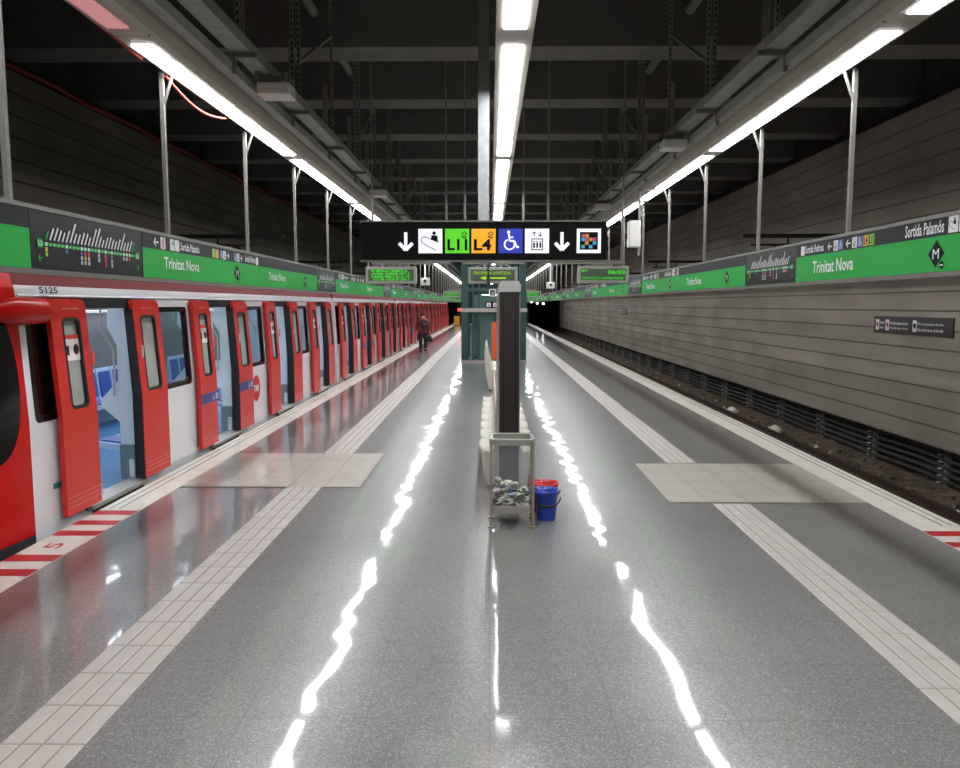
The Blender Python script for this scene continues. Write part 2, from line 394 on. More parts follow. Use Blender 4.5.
# red and white hazard marking with the car number
mb = MB(); P = Panel(mb, (0, 0, .0045), (1, 0, 0), (0, 1, 0))
P.rect(XL, 5.3, -3.41, 7.45, 'edge_white', .001)
for a, b in ((7.22, 7.38), (6.88, 7.03), (6.55, 6.70), (5.87, 6.03), (5.54, 5.69)): P.rect(XL, a, -3.41, b, 'hazard_red', .002)
Panel(mb, (-3.55, 6.19, .0045), (0, 1, 0), (-1, 0, 0)).text('5', 0, 0, .15, .14, 'hazard_red', .002)
structure(mb, 'trim_7')
mb = MB(); P = Panel(mb, (0, 0, .0045), (1, 0, 0), (0, 1, 0)); P.rect(3.83, 5.3, XR, 6.95, 'edge_white', .001)
for a, b in ((6.63, 6.78), (6.32, 6.46), (6.0, 6.15), (5.68, 5.83)): P.rect(3.83, a, XR, b, 'hazard_red', .002)
structure(mb, 'trim_8')

# ------------------------------------------------------------------ lamps
def lamp(x, y, hh, inward, label):
    t = thing('ceiling_light', label, 'light', (x, y, 4.0), 'fluorescent light units'); P_ = 4.85
    mb = MB()
    if inward == 0:
        mb.prism([(x - .14, 4.0), (x + .14, 4.0), (x + .14, 4.03), (x + .1, 4.12), (x - .1, 4.12), (x - .14, 4.03)], 'y', y, y + P_, 'housing')
    else:
        s = inward
        pr = [(x - s * .12, 4.0), (x + s * .13, 4.0), (x + s * .17, 4.03), (x + s * .21, 4.24), (x - s * .02, 4.26), (x - s * .13, 4.1)]
        mb.prism(pr if s > 0 else pr[::-1], 'y', y, y + P_, 'housing')
    mb.box(x - .15, x + .15, y - .004, y + .004, 4.0, 4.04, 'housing_dark')
    mb.build('housing', t)
    dead = (inward == 1 and abs(y - 1.2) < .1)
    for k in range(4):
        a = y + .18 + k * 1.1225
        d = MB(); d.box(x - .08, x + .08, a + .013, a + 1.1095, 3.991, 4.0, 'tube_dead' if dead and k == 3 else 'tube'); d.build('diffuser', t)
    return t
# first fitting of each line is built, the others are copies
def row(x, hh, inward, where, ph):
    first = None
    for k in range(-1, 16):
        y = ph + 4.85 * k
        lb = '%s long fluorescent light unit from the near end, %s' % (nth(k), where) if k >= 0 else 'long fluorescent light unit behind the viewer, %s' % where
        if inward == 1 and k == 0: t = lamp(x, y, hh, inward, lb)
        elif first is None: first = t = lamp(x, y, hh, inward, lb)
        else:
            t = copy_tree(first, (0, y - W[first].y, 0)); t['label'] = lb
row(-2.7, .25, 1, 'in the line above the train side', 1.2)
row(0.18, .12, 0, 'in the line over the platform middle', 1.25)
row(2.95, .25, -1, 'in the line above the track side', 0.98)

# hangers that carry the sign bands
def hangers(x, s, ph, where):
    first = None
    for k in range(34):
        y = ph + 2.31 * k
        if y > 80: break
        lb = '%s grey hanger pole from the near end, on %s' % (nth(k), where)
        if first is None:
            first = t = thing('hanger_pole', lb, 'pole', (x, y, 2.62), 'hanger poles of the sign bands')
            mb = MB(); mb.box(x - .017, x + .017, y - .017, y + .017, 2.62, 4.9, 'pole_grey'); mb.build('pole', t)
            mb = MB(); mb.tube([(x, y, 3.72), (x + s * .1, y, 4.0)], .014, 'pole_grey', 6); mb.build('brace', t)
            mb = MB(); mb.box(x - .035, x + .035, y - .035, y + .035, 4.9, 5.8, 'tray_steel'); mb.build('ceiling_strut', t)
        else:
            t = copy_tree(first, (0, y - W[first].y, 0)); t['label'] = lb
hangers(-2.87, 1, 4.7, 'the train side sign band')
hangers(3.13, -1, 6.96, 'the track side sign band')

# cable trays, pipes, perforated struts
for x, s, where in ((-2.25, 1, 'train side'), (2.53, -1, 'track side')):
    t = thing('cable_tray', 'long galvanised cable tray hung inside the lamp line on the %s' % where, 'cable tray', (x, Y0, 4.1))
    mb = MB()
    mb.box(x - .09, x + .09, Y0, 83, 4.26, 4.27, 'tray_steel'); mb.box(x - .09, x - .08, Y0, 83, 4.27, 4.36, 'tray_steel'); mb.box(x + .08, x + .09, Y0, 83, 4.27, 4.36, 'tray_steel')
    mb.build('channel', t)
    mb = MB(); q = x - s * (.16 if s > 0 else .145)
    mb.box(q - .05, q + .05, Y0, 83, 4.12, 4.13, 'tray_steel'); mb.box(q - .05, q - .042, Y0, 83, 4.13, 4.21, 'tray_steel'); mb.box(q + .042, q + .05, Y0, 83, 4.13, 4.21, 'tray_steel')
    mb.build('channel', t)
    y = 5.15
    while y < 82:
        mb = MB(); mb.box(min(q, x) - (.08 if s > 0 else .14), max(q, x) + (.14 if s > 0 else .05), y - .02, y + .02, 4.21, 4.25, 'housing_dark'); mb.box(min(q, x) + .09, min(q, x) + .12, y - .02, y + .02, 4.07, 4.21, 'housing_dark'); mb.build('crossbar', t)
        y += 2.1
    mb = MB(); mb.tube([(x * 1.16, Y0, 6.3), (x * 1.16, 83, 6.3)], .07, 'tray_steel', 8)
    tag(mb.build('ceiling_pipe', origin=(x * 1.16, Y0, 6.3)), 'long pipe running high between the beams on the %s' % where, 'pipe')
    protos = {}; ks = kp = 0
    for k in range(1, 37):
        y = 5.1 + 2.1 * k
        if y > 81: break
        pair = k % 2 == 0
        zt = 5.8 if ((y - 12.0 + 2.98 * 5 + .05) % 2.98) < .78 else ZC - .004; src = protos.get((pair, zt))
        if pair: lb = '%s twin perforated strut from the near end, holding the %s cable tray' % (nth(kp), where); kp += 1
        else: lb = '%s single perforated strut from the near end, holding the %s cable tray' % (nth(ks), where); ks += 1
        if src is None:
            xx = x; t = thing('perforated_strut', lb, 'strut', (xx, y, 4.25), 'perforated struts holding the cable trays')
            for dx in ((-.035, .035) if pair else (0,)):
                mb = MB(); a = xx + dx
                mb.box(a - .021, a + .021, y, y + .025, 4.375, zt, 'tray_steel')
                z = 4.42
                while z < zt - .1:
                    mb.quad([(a - .008, y - .001, z), (a + .008, y - .001, z), (a + .008, y - .001, z + .035), (a - .008, y - .001, z + .035)], 'rubber'); z += .07
                mb.build('channel', t)
            if pair:
                mb = MB(); mb.box(xx - .12, xx + .12, y - .015, y + .04, 4.36, 4.375, 'housing_dark'); mb.tube([(xx, y + .02, 4.75), (xx, y + 2.08, 5.75)], .02, 'tray_steel', 6); mb.build('brace', t)
            protos[(pair, zt)] = t
        else:
            t = copy_tree(src, (0, y - W[src].y, 0)); t['label'] = lb

# white boxes on the trays
for i, (x, y, lb) in enumerate(((-2.13, 8.0, 'white equipment box under the train side cable tray, the nearer one'), (-2.13, 15.2, 'white equipment box under the train side cable tray, the farther one'),
        (2.44, 10.7, 'white equipment box under the track side cable tray, the nearer one'), (2.44, 17.3, 'white equipment box under the track side cable tray, the farther one'))):
    t = thing('equipment_box', lb, 'box', (x, y, 4.03), 'white boxes under the cable trays')
    mb = MB(); mb.box(x - .16, x + .16, y - .14, y + .14, 4.05, 4.17, 'white_plastic'); mb.build('case', t, bevel=.015)
    mb = MB(); mb.box(x - .16, x + .16, y - .1, y + .1, 4.175, 4.235, 'housing_dark'); mb.box(x - .16, x - .12, y - .18, y + .18, 4.17, 4.26, 'housing_dark'); mb.box(x + .1, x + .14, y - .18, y + .18, 4.17, 4.26, 'housing_dark'); mb.build('mounting_bracket', t)

# cables on the train side wall and lamp
mb = MB(); rr = random.Random(3)
mb.tube([(WL + .03, y, 5.5 + .03 * math.sin(y * 2.1)) for y in range(-5, 83)], .035, 'cable_red', 6)
tag(mb.build('red_cable', origin=(WL + .03, -5, 5.5)), 'red cable laid along the top of the wall behind the train', 'cable')
mb = MB(); mb.tube([(-2.83, 7.0 + 1.55 * i / 10, 3.98 - .1 * math.sin(math.pi * i / 10)) for i in range(11)], .012, 'orange_red', 6)
tag(mb.build('hanging_cable', origin=(-2.83, 7.0, 3.98)), 'thin orange cable sagging below the train side lamps', 'cable')
mb = MB(); mb.tube([(-2.86, 0.5 + 6.1 * i / 10, 4.02 + .03 * math.sin(i)) for i in range(11)], .014, 'hazard_red', 6)
tag(mb.build('lamp_cable', origin=(-2.86, .5, 4.0)), 'red cable lying along the pink dim lamp above the train', 'cable')

# ------------------------------------------------------------------ sign bands
def marks_band(P, L, left):
    """black strip pictograms and wording; P origin at board's lower-left as read; L length"""
    W_, K = 'sign_white', 'sign_black'
    def sq(x, c, q=.1): P.rect(x, .255, x + q, .255 + q, c, .004)
    if left:
        P.arrow(.27, .305, .09, 180, W_); sq(.36, W_); P.stroke([(.41, .265), (.41, .345)], .03, 'map_red', .006)
        sq(.56, W_); P.escalator(.56, .255, .1, K, .006); sq(.67, W_); P.text('Sortida Palamós', .8, .27, .46, .075, W_)
        sq(1.62, 'map_lime', .09); sq(1.72, 'map_yellow', .09); sq(1.85, 'map_blue', .09); P.wheelchair(1.85, .255, .09, W_, .006); sq(1.95, W_, .09); P.lift(1.95, .255, .09, K, W_, .006); P.arrow(2.1, .3, .08, 0, W_)
        sq(2.3, 'map_blue', .09); P.wheelchair(2.3, .255, .09, W_, .006); sq(2.4, W_, .09); P.lift(2.4, .255, .09, K, W_, .006); P.arrow(2.55, .3, .08, 0, W_); P.text('Sortida Pedrosa', 2.7, .27, .4, .075, W_); sq(3.12, W_, .09)
    else:
        sq(.12, W_, .09); P.text('Sortida Pedrosa', .23, .27, .42, .075, W_); P.arrow(.78, .3, .08, 180, W_); sq(.86, W_, .09); P.lift(.86, .255, .09, K, W_, .006); sq(.96, 'map_blue', .09); P.wheelchair(.96, .255, .09, W_, .006)
        P.arrow(1.15, .3, .08, 180, W_); sq(1.22, W_, .09); P.lift(1.22, .255, .09, K, W_, .006); sq(1.32, 'map_blue', .09); P.wheelchair(1.32, .255, .09, W_, .006); sq(1.42, 'map_yellow', .09); P.text('L4', 1.435, .27, .06, .06, K, .006); sq(1.52, 'map_lime', .09); P.text('L11', 1.53, .27, .07, .06, K, .006)
        P.text('Sortida Palamós', 2.08, .265, .5, .09, W_); sq(2.63, W_, .11); P.escalator(2.63, .255, .11, K, .006); sq(2.75, W_, .11); P.arrow(2.8, .31, .08, 0, K, .006); sq(2.98, W_, .11); P.rect(3.0, .3, 3.06, .35, 'map_red', .006)
def metro_logo(P, x):
    P.poly([(x - .1, .125), (x, .03), (x + .1, .125), (x, .22)], 'sign_black', .004); P.text('M', x - .038, .09, .076, .07, 'sign_white', .006, 0)
    P.disc(x + .075, .045, .028, 'sign_black', .004, 12); P.rect(x + .055, .04, x + .095, .05, 'sign_white', .006)
def band_board(x, y0, y1, left, kind, label):
    u = (0, 1, 0) if left else (0, -1, 0); o = (x, y0, 2.225) if left else (x, y1, 2.225); L = y1 - y0; s = -1 if left else 1
    t = thing('map_board' if kind == 'map' else 'station_name_board', label, 'sign', (x, (y0 + y1) / 2, 2.225), 'line map boards' if kind == 'map' else 'station name boards')
    mb = MB(); g = .004
    mb.box(min(x, x + s * .04), max(x, x + s * .04), y0 + g, y1 - g, 2.225, 2.59, 'map_black' if kind == 'map' else 'sign_top'); mb.build('board', t)
    mb = MB(); P = Panel(mb, o, u, (0, 0, 1))
    if kind == 'map':
        P.rect(.1, .15, L - .1, .172, 'sign_green', .003)
        n = 26
        for i in range(n):
            a = .17 + (L - .36) * i / (n - 1); h = .055 + .03 * abs(math.sin(i * 2.3)) + (.05 if i in (6, 12, 13, 21) else 0)
            P.stroke([(a, .19), (a + h * .62, .19 + h)], .016, 'sign_green' if i in (0, n - 1) else 'sign_white', .004); P.disc(a, .161, .006, 'sign_white', .005, 8)
        P.rect(.07, .135, .13, .19, 'sign_green', .005); P.text('L3', .08, .147, .04, .032, 'sign_white', .007)
        P.rect(L - .13, .135, L - .07, .19, 'sign_green', .005); P.text('L3', L - .12, .147, .04, .032, 'sign_white', .007)
        for i, cs in ((0, ('map_yellow', 'map_lime')), (5, ('map_blue',)), (9, ('map_blue', 'map_grey', 'map_grey')), (10, ('map_red', 'map_yellow', 'map_grey')), (11, ('map_red', 'map_grey', 'map_grey')), (14, ('map_grey', 'map_grey')), (16, ('map_red', 'map_red', 'map_red')), (18, ('map_blue', 'map_grey', 'map_grey')), (22, ('map_grey',)), (23, ('map_grey',)), (24, ('map_red',))):
            a = .17 + (L - .36) * i / (n - 1)
            P.disc(a, .161, .013, 'sign_white', .006, 10)
            for j, c in enumerate(cs): P.rect(a - .014, .115 - .032 * j, a + .014, .142 - .032 * j, c, .004)
        P.arrow(.1, .07, .05, 180, 'sign_green', .004); P.arrow(L - .1, .07, .05, 0, 'sign_green', .004)
    else:
        P.rect(.004, 0, L - .004, .245, 'sign_green', .002)
        P.rect(.004, .246, L - .004, .365, 'sign_top', .002)
        if left:
            P.text('Trinitat Nova', .42, .09, .82, .1, 'sign_white'); metro_logo(P, 2.4)
        else:
            P.text('Trinitat Nova', .42, .07, .84, .115, 'sign_white'); metro_logo(P, 2.5)
        if kind == 'full': marks_band(P, L, left)
    mb.build('lettering', t)
    return t
def band(x, left, ph, where):
    s = -1 if left else 1; y = ph - 3.24 * 2; protos = {}; cnt = {'map': 0, 'name': 0}
    names = []
    while y < 79:
        for kind, L in ((('full', 3.24), ('plain', 3.24), ('map', 1.57)) if left else (('plain', 3.24), ('full', 3.24), ('map', 1.57))):
            if y + L > 80.5: y = 999; break
            if y + L > (2.0 if left else 5.0):
                c = 'map' if kind == 'map' else 'name'
                if kind == 'map': lb = '%s black line map board from the near end, on %s' % (nth(cnt[c]), where)
                else: lb = '%s green Trinitat Nova board from the near end, on %s' % (nth(cnt[c]), where)
                cnt[c] += 1
                if kind in protos: t = copy_tree(protos[kind], (0, y + L / 2 - W[protos[kind]].y, 0)); t['label'] = lb
                else: protos[kind] = band_board(x, y, y + L, left, kind, lb)
            y += L
    t = thing('sign_rail', 'long grey rail pair framing %s' % where, 'rail', (x, 2, 2.2))
    mb = MB(); mb.box(min(x + s * .07, x - s * .012), max(x + s * .07, x - s * .012), 1.5, 80.6, 2.592, 2.62, 'pole_grey'); mb.build('top_rail', t)
    mb = MB(); mb.box(min(x + s * .07, x - s * .008), max(x + s * .07, x - s * .008), 1.5, 80.6, 2.19, 2.223, 'housing_dark'); mb.build('bottom_rail', t)
band(-2.85, True, 4.86, 'the band beside the train')
band(3.1, False, 8.02 , 'the band beside the empty track')

# ------------------------------------------------------------------ direction sign hung in the middle
SY = 7.6
t = thing('direction_sign', 'wide black hanging direction sign with white, green, orange and blue pictograms', 'sign', (-0.0602, SY, 2.4217))
mb = MB(); mb.box(-1.242, 1.1215, SY, SY + .16, 2.4263, 2.7878, 'sign_black'); mb.build('sign_box', t, bevel=.008)
mb = MB(); mb.box(-1.2512, 1.1307, SY - .01, SY + .17, 2.7878, 2.8026, 'housing_dark'); mb.box(-1.2512, 1.1307, SY - .01, SY + .17, 2.4143, 2.4254, 'housing_dark'); mb.build('edge_trim', t)
mb = MB(); P = Panel(mb, (0, SY, 2.4912), (1, 0, 0), (0, 0, 1)); q = 0.2317
def down_arrow(x0, x1):
    c = (x0 + x1) / 2; P.stroke([(c, 0.1993), (c, 0.0417)], 0.0315, 'lit_white', 0.0028); P.stroke([(c - 0.0649, 0.0973), (c, 0.0297), (c + 0.0649, 0.0973)], 0.0334, 'lit_white', 0.0037)
down_arrow(-0.8833, -0.7396); down_arrow(0.6182, 0.7609)
def lit(x, m): P.rect(x, 0, x + q, q, m, .003)
lit(-0.6905, 'lit_white'); P.escalator(-0.6905, 0, q, 'sign_black', 0.0056)
for x, m, tx, wd in ((-0.4328, 'lit_green', 'L11', 0.19), (-0.1789, 'lit_orange', 'L4', 0.1668)):
    lit(x, m); P.text(tx, x + 0.0232, 0.0278, wd, 0.1066, 'sign_black', 0.0056, 0.0324)
    P.poly([(x + 0.1576, 0.1854), (x + 0.1854, 0.1622), (x + 0.2132, 0.1854), (x + 0.1854, 0.2085)], 'sign_black', 0.0056); P.poly([(x + 0.1668, 0.1854), (x + 0.1854, 0.1715), (x + 0.2039, 0.1854), (x + 0.1854, 0.1993)], m, 0.0065); P.stroke([(x + 0.1576, 0.1622), (x + 0.1854, 0.1437), (x + 0.2039, 0.1576)], 0.0111, 'sign_black', 0.0056)
lit(0.0806, 'lit_blue'); P.wheelchair(0.0806, 0, q, 'lit_white', 0.0056)
lit(0.3346, 'lit_white'); P.lift(0.3346, 0, q, 'sign_black', 'lit_white', 0.0056)
lit(0.8314, 'lit_white'); P.rect(0.861, 0.0324, 1.0334, 0.1993, 'sign_black', 0.0056)
grid = ('mykk', 'cmym', 'kykc', 'ckck')
for r_, line in enumerate(grid):
    for c_, ch in enumerate(line):
        if ch != 'k': P.rect(0.8759 + c_ * 0.0361, 0.1483 - r_ * 0.0343, 0.9092 + c_ * 0.0361, 0.1807 - r_ * 0.0343, {'m': 'map_magenta', 'y': 'map_yellow', 'c': 'map_cyan'}[ch], 0.0074)
mb.build('pictogram', t)
mb = MB(); mb.box(-0.1159, -0.0093, SY + .03, SY + .15, 2.8026, 5.9, 'galvanised'); mb.build('support_post', t)
mb = MB(); mb.box(-.2, .07, SY - .02, SY + .2, 5.9, 5.93, 'galvanised'); mb.box(-0.1159, -0.0093, SY + .03, SY + .15, 5.93, ZC, 'galvanised'); mb.build('ceiling_plate', t)

# ------------------------------------------------------------------ departure displays
def dashes(P, x0, x1, y, h, m, rg, unit):
    x = x0
    while x < x1:
        n = rg.choice((2, 3, 4, 5, 7))
        for i in range(n):
            if x + unit > x1: break
            a = rg.random(); P.rect(x, y + (h * .55 if a < .3 else 0), x + unit * .72, y + (h if a < .75 else h * .5), m, .004)
            if a < .5: P.rect(x, y, x + unit * .2, y + h, m, .005)
            x += unit
        x += unit * .8
def display(name_label, x0, x1, y, z0, z1, kind, z_bar, bx0, bx1, k):
    cx = (x0 + x1) / 2; rg = random.Random(k)
    t = thing('departure_display', name_label, 'display', (cx, y, z0))
    mb = MB(); mb.box(x0, x1, y, y + .16, z0, z1, 'led_case'); mb.build('case', t, bevel=.01)
    mb = MB(); mb.box(x0 + .05, x1 - .05, y - .006, y, z0 + .05, z1 - .05, 'led_panel'); mb.build('screen', t)
    mb = MB(); P = Panel(mb, (x0 + .05, y - .007, z0 + .05), (1, 0, 0), (0, 0, 1)); L = x1 - x0 - .1; H = z1 - z0 - .1
    if kind == 'rows':
        for i in range(4): dashes(P, .06 + .04 * (i == 0), L - .05, H * (.04 + .25 * i), H * .17, 'led_green', rg, .032)
    elif kind == 'exit':
        P.text('PROPERA SORTIDA', .05, H * .58, L - .12, H * .28, 'led_lime', .005, 0); P.rect(L * .3, H * .18, L * .8, H * .32, 'led_lime'); P.poly([(L * .2, H * .25), (L * .34, H * .05), (L * .34, H * .45)], 'led_lime')
    else:
        P.text('06:03', L * .6, H * .52, L * .38, H * .38, 'led_green', .005, .01); dashes(P, .02, L * .22, H * .75, H * .15, 'led_green', rg, .06); dashes(P, L * .46, L * .52, H * .75, H * .15, 'led_green', rg, .05)
        P.text('DIRECCIO Z. UNIVERSITARIA', .02, H * .08, L * .92, H * .2, 'led_green', .005, 0)
    mb.build('lettering', t)
    mb = MB(); mb.box(bx0, bx1, y + .05, y + .11, z_bar, z_bar + .06, 'pole_grey')
    for a in (x0 + .3, x1 - .3): mb.box(a - .03, a + .03, y + .05, y + .11, z1, z_bar, 'pole_grey'); mb.tube([(a - .18, y + .08, z1 + .01), (a, y + .08, z_bar), (a + .18, y + .08, z1 + .01)], .02, 'pole_grey', 6)
    mb.build('mounting_bar', t)
    for a in (bx0 + .03, bx1 - .03):
        mb = MB(); mb.box(a - .02, a + .02, y + .06, y + .1, z_bar + .06, 4.0, 'pole_grey'); mb.box(a - .012, a + .012, y + .068, y + .092, 4.0, ZC, 'tray_steel'); mb.build('hanging_rod', t)
    return t
DY = 14.0
display('green LED display with four lines of text, beside the train behind the black sign', -2.22, -1.31, DY, 2.37, 2.67, 'rows', 2.72, -2.12, -.75, 1)
display('LED display reading PROPERA SORTIDA with an arrow, in front of the lift', -.39, .49, DY, 2.37, 2.66, 'exit', 2.72, -.48, .62, 2)
display('green LED display showing 06:03 on the empty track side', 1.56, 2.46, DY, 2.38, 2.68, 'clock', 2.72, 1.0, 2.38, 3)
display('small far LED display beyond the lift on the train side', -2.4, -1.5, 40, 2.37, 2.67, 'rows', 2.72, -2.1, -.9, 4)
display('small far LED display beyond the lift on the empty track side', 1.75, 2.6, 40, 2.37, 2.67, 'rows', 2.72, 1.2, 2.38, 5)
t = thing('monitor_box', 'white upright box on a grey pole, right of the black hanging sign', 'box', (2.5, 13.6, 3.03))
mb = MB(); mb.box(2.37, 2.57, 13.5, 13.755, 2.98, 3.42, 'white_plastic'); mb.build('case', t, bevel=.015)
mb = MB(); mb.box(2.57, 2.61, 13.76, 13.8, 2.85, 3.99, 'pole_grey'); mb.box(2.57, 2.95, 13.76, 13.8, 3.95, 3.99, 'pole_grey'); mb.build('pole', t)
for x, y, lb in ((2.72, 35.4, 'small white camera hung on a pole from the track side lamps'), (-2.45, 29.7, 'small white camera hung on a pole from the train side lamps')):
    t = thing('security_camera', lb, 'camera', (x, y, 2.75))
    mb = MB(); mb.box(x - .18, x + .18, y - .12, y + .12, 2.72, 3.0, 'white_plastic'); mb.build('case', t, bevel=.03)
    mb = MB(); mb.prism([(x + .06 * math.cos(a * .5236), 2.88 + .06 * math.sin(a * .5236)) for a in range(12)], 'y', y - .16, y - .12, 'black_plastic'); mb.build('lens', t)
    mb = MB(); mb.box(x - .03, x + .03, y - .03, y + .03, 3.0, 4.05, 'white_plastic'); mb.build('pole', t)

# ------------------------------------------------------------------ glass lift
LX0, LX1, LY0, LY1, LZ = -1.0, 1.26, 27.2, 29.6, 3.55
t = thing('glass_lift', 'dark green steel framed glass lift tower on the platform middle', 'lift', ((LX0 + LX1) / 2, LY0, 0))
for a in (LX0, LX1 - .24):
    for b in (LY0, LY1 - .24):
        mb = MB(); mb.box(a, a + .24, b, b + .24, 0, LZ, 'lift_green'); mb.build('post', t)
mb = MB(); mb.box(LX0 - .03, LX1 + .03, LY0 - .03, LY1 + .03, 1.74, 1.87, 'steel'); mb.build('steel_band', t)
mb = MB(); mb.box(LX0 - .02, LX1 + .02, LY0 - .02, LY1 + .02, 0, .07, 'steel'); mb.build('base_plinth', t)
mb = MB(); mb.box(LX0, LX1, LY0, LY0 + .12, LZ, LZ + .2, 'lift_green'); mb.box(LX0, LX1, LY1 - .12, LY1, LZ, LZ + .2, 'lift_green'); mb.box(LX0, LX0 + .12, LY0, LY1, LZ, LZ + .2, 'lift_green'); mb.box(LX1 - .12, LX1, LY0, LY1, LZ, LZ + .2, 'lift_green'); mb.box(LX0, LX1, LY0, LY1, LZ + .2, LZ + .26, 'lift_green'); mb.build('roof_frame', t)
mb = MB(); mb.box(LX0 + .24, LX1 - .24, LY0, LY0 + .06, 2.45, 2.58, 'lift_green'); mb.box(LX0 + .24, LX1 - .24, LY1 - .1, LY1, 2.45, 2.58, 'lift_green'); mb.build('cross_rail', t)
for a in (-.62, -.42, .62):
    mb = MB(); mb.box(a, a + .06, LY0 + .02, LY0 + .08, .07, 3.55, 'lift_green'); mb.build('mullion', t)
for a, b in ((LX0 + .24, -.62), (-.56, -.42), (-.36, .62), (.68, LX1 - .24)):
    mb = MB(); mb.box(a, b, LY0 + .04, LY0 + .05, .07, LZ, 'lift_glass'); mb.build('glass_panel', t)
for a in (LX0 + .05, LX1 - .06):
    mb = MB(); mb.box(a, a + .01, LY0 + .24, LY1 - .24, .07, LZ, 'lift_glass'); mb.build('glass_panel', t)
mb = MB(); mb.box(LX0 + .35, LX1 - .35, LY1 - .45, LY1 - .4, .05, 2.35, 'lift_inside'); mb.box(LX0 + .35, LX1 - .35, LY0 + .35, LY1 - .4, .05, .09, 'saloon_grey'); mb.box(LX0 + .35, LX1 - .35, LY0 + .35, LY1 - .4, 2.36, 2.45, 'lift_green'); mb.build('lift_car', t)
mb = MB(); mb.box(-.3, .6, LY0 + .8, LY0 + 1.3, 2.335, 2.359, 'lift_lamp'); mb.build('lift_lamp', t)
mb = MB(); mb.box(-.36, .1, LY0 + .33, LY0 + .35, .1, 2.2, 'lift_inside'); mb.build('lift_door', t)
for z0, z1, x0, x1, lb, nm in ((2.28, 2.53, -.03, .2, 'small square white sign with a black lift pictogram, on the glass lift', 'lift_sign'), (1.88, 2.1, -.16, .3, 'small dark sign with two white pictograms, on the glass lift', 'notice_sign')):
    o = thing(nm, lb, 'sign', ((x0 + x1) / 2, LY0 - .05, z0)); mb = MB(); mb.box(x0, x1, LY0 - .06, LY0 - .032, z0, z1, 'sign_white' if nm == 'lift_sign' else 'sign_black'); mb.build('sign_plate', o)
    mb = MB(); P = Panel(mb, (x0, LY0 - .061, z0), (1, 0, 0), (0, 0, 1))
    if nm == 'lift_sign': P.rect(.03, .03, .2, .22, 'sign_black', .002); P.lift(.03, .03, .18, 'sign_white', 'sign_black', .004)
    else:
        for k in (.04, .27): P.rect(k, .04, k + .15, .18, 'sign_white', .002); P.lift(k, .04, .14, 'sign_black', 'sign_white', .004)
    mb.build('pictogram', o)
t = thing('hanging_speaker', 'black slim box hanging in front of the PROPERA SORTIDA display', 'speaker', (-.03, 13.9, 2.27))
mb = MB(); mb.box(-.06, 0, 13.86, 13.93, 2.27, 2.5, 'black_plastic'); mb.build('body', t)
mb = MB(); mb.box(-.04, -.02, 13.89, 13.92, 2.5, 2.76, 'black_plastic'); mb.box(-.04, -.02, 13.89, 14.06, 2.74, 2.76, 'black_plastic'); mb.build('bracket', t)
t = thing('information_post', 'orange upright panel standing before the glass lift, left of dark totem', 'panel', (.17, 25.8, 0))
mb = MB(); mb.box(.06, .24, 25.8, 25.9, .2, 1.42, 'orange_panel'); mb.build('panel', t)
mb = MB(); mb.box(.1, .14, 25.83, 25.87, 0, .2, 'housing_dark'); mb.box(.17, .21, 25.83, 25.87, 0, .2, 'housing_dark'); mb.build('leg', t)

# ------------------------------------------------------------------ totem and benches
t = thing('information_totem', 'tall dark brown totem with a silver cap behind the litter bin', 'totem', (.19, 8.6, 0))
mb = MB(); mb.box(.094, .282, 7.52, 9.9, 0, 2.12, 'totem_dark'); mb.build('panel', t, bevel=.006)
mb = MB(); mb.box(.082, .094, 7.58, 9.84, .02, 2.1, 'steel'); mb.box(.282, .293, 7.58, 9.84, .02, 2.1, 'steel'); mb.build('side_frame', t)
mb = MB(); mb.box(.125, .135, 7.512, 7.52, .05, 2.1, 'rubber'); mb.box(.245, .255, 7.512, 7.52, .05, 2.1, 'rubber'); mb.build('edge_groove', t)
mb = MB(); pr = [(.085, 2.12), (.295, 2.12), (.295, 2.19), (.27, 2.225), (.11, 2.225), (.085, 2.19)]; mb.prism(pr, 'y', 7.5, 9.92, 'chrome'); mb.build('cap', t, bevel=.01)

def seat_mesh(x, y, s, wd, hb=.42, dp=.2):
    """moulded seat shell: profile in x (depth, outward s) and z, rounded along y"""
    prof = [(.0, .02), (.10, .02), (.135, .1), (.155, .25), (.175, .36), (dp - .008, .41), (dp - .008, .44), (.165, .452), (.1, .432), (.045, .44), (.02, .5), (.012, .5 + hb * .6), (0, .5 + hb)]
    rings = []
    for j in range(9):
        f = j / 8; yy = y + (f - .5) * wd; e = abs(f - .5) * 2; k = 1 - .3 * max(0, e - .45) ** 2 / .3
        ring = [(x + s * p[0] * (k if i > 1 else 1), yy, p[1] - (.16 * (1 - k) * (1 if 4 <= i <= 8 else 0))) for i, p in enumerate(prof)]
        rings.append(ring if s > 0 else ring[::-1])
    mb = MB(); mb.loft(rings[::-1] , 'bench_white', True, True); return mb
def bench(x, s, y0, n, pitch, label):
    t = thing('moulded_bench', label, 'bench', (x, y0, 0), 'moulded platform benches')
    for i in range(n): seat_mesh(x, y0 + pitch * (i + .5), s, pitch * .97).build('seat', t)
    mb = MB(); mb.box(min(x, x - s * .01), max(x, x - s * .01), y0, y0 + n * pitch, .02, .85, 'bench_white'); mb.build('back_panel', t)
bench(.07, -1, 8.43, 7, .7, 'row of white moulded seats left of the dark totem, facing the train')
bench(.305, 1, 8.43, 7, .7, 'row of white moulded seats right of the dark totem, facing the empty track')
t = thing('high_back_bench', 'white bench with a high curved back, seen end-on left of the totem', 'bench', (.0, 17.9, 0))
for i in range(5):
    yy = 17.9 + .6 * i
    prof = [(-.03, .05), (.06, .05), (.06, .38), (.2, .43), (.46, .42), (.47, .46), (.2, .48), (.05, .5), (-.03, .8), (-.08, 1.06), (-.11, 1.06), (-.13, .8), (-.09, .4)]
    mb = MB(); mb.prism(prof, 'y', yy + .01, yy + .59, 'bench_white', True); mb.build('seat', t, bevel=.01)
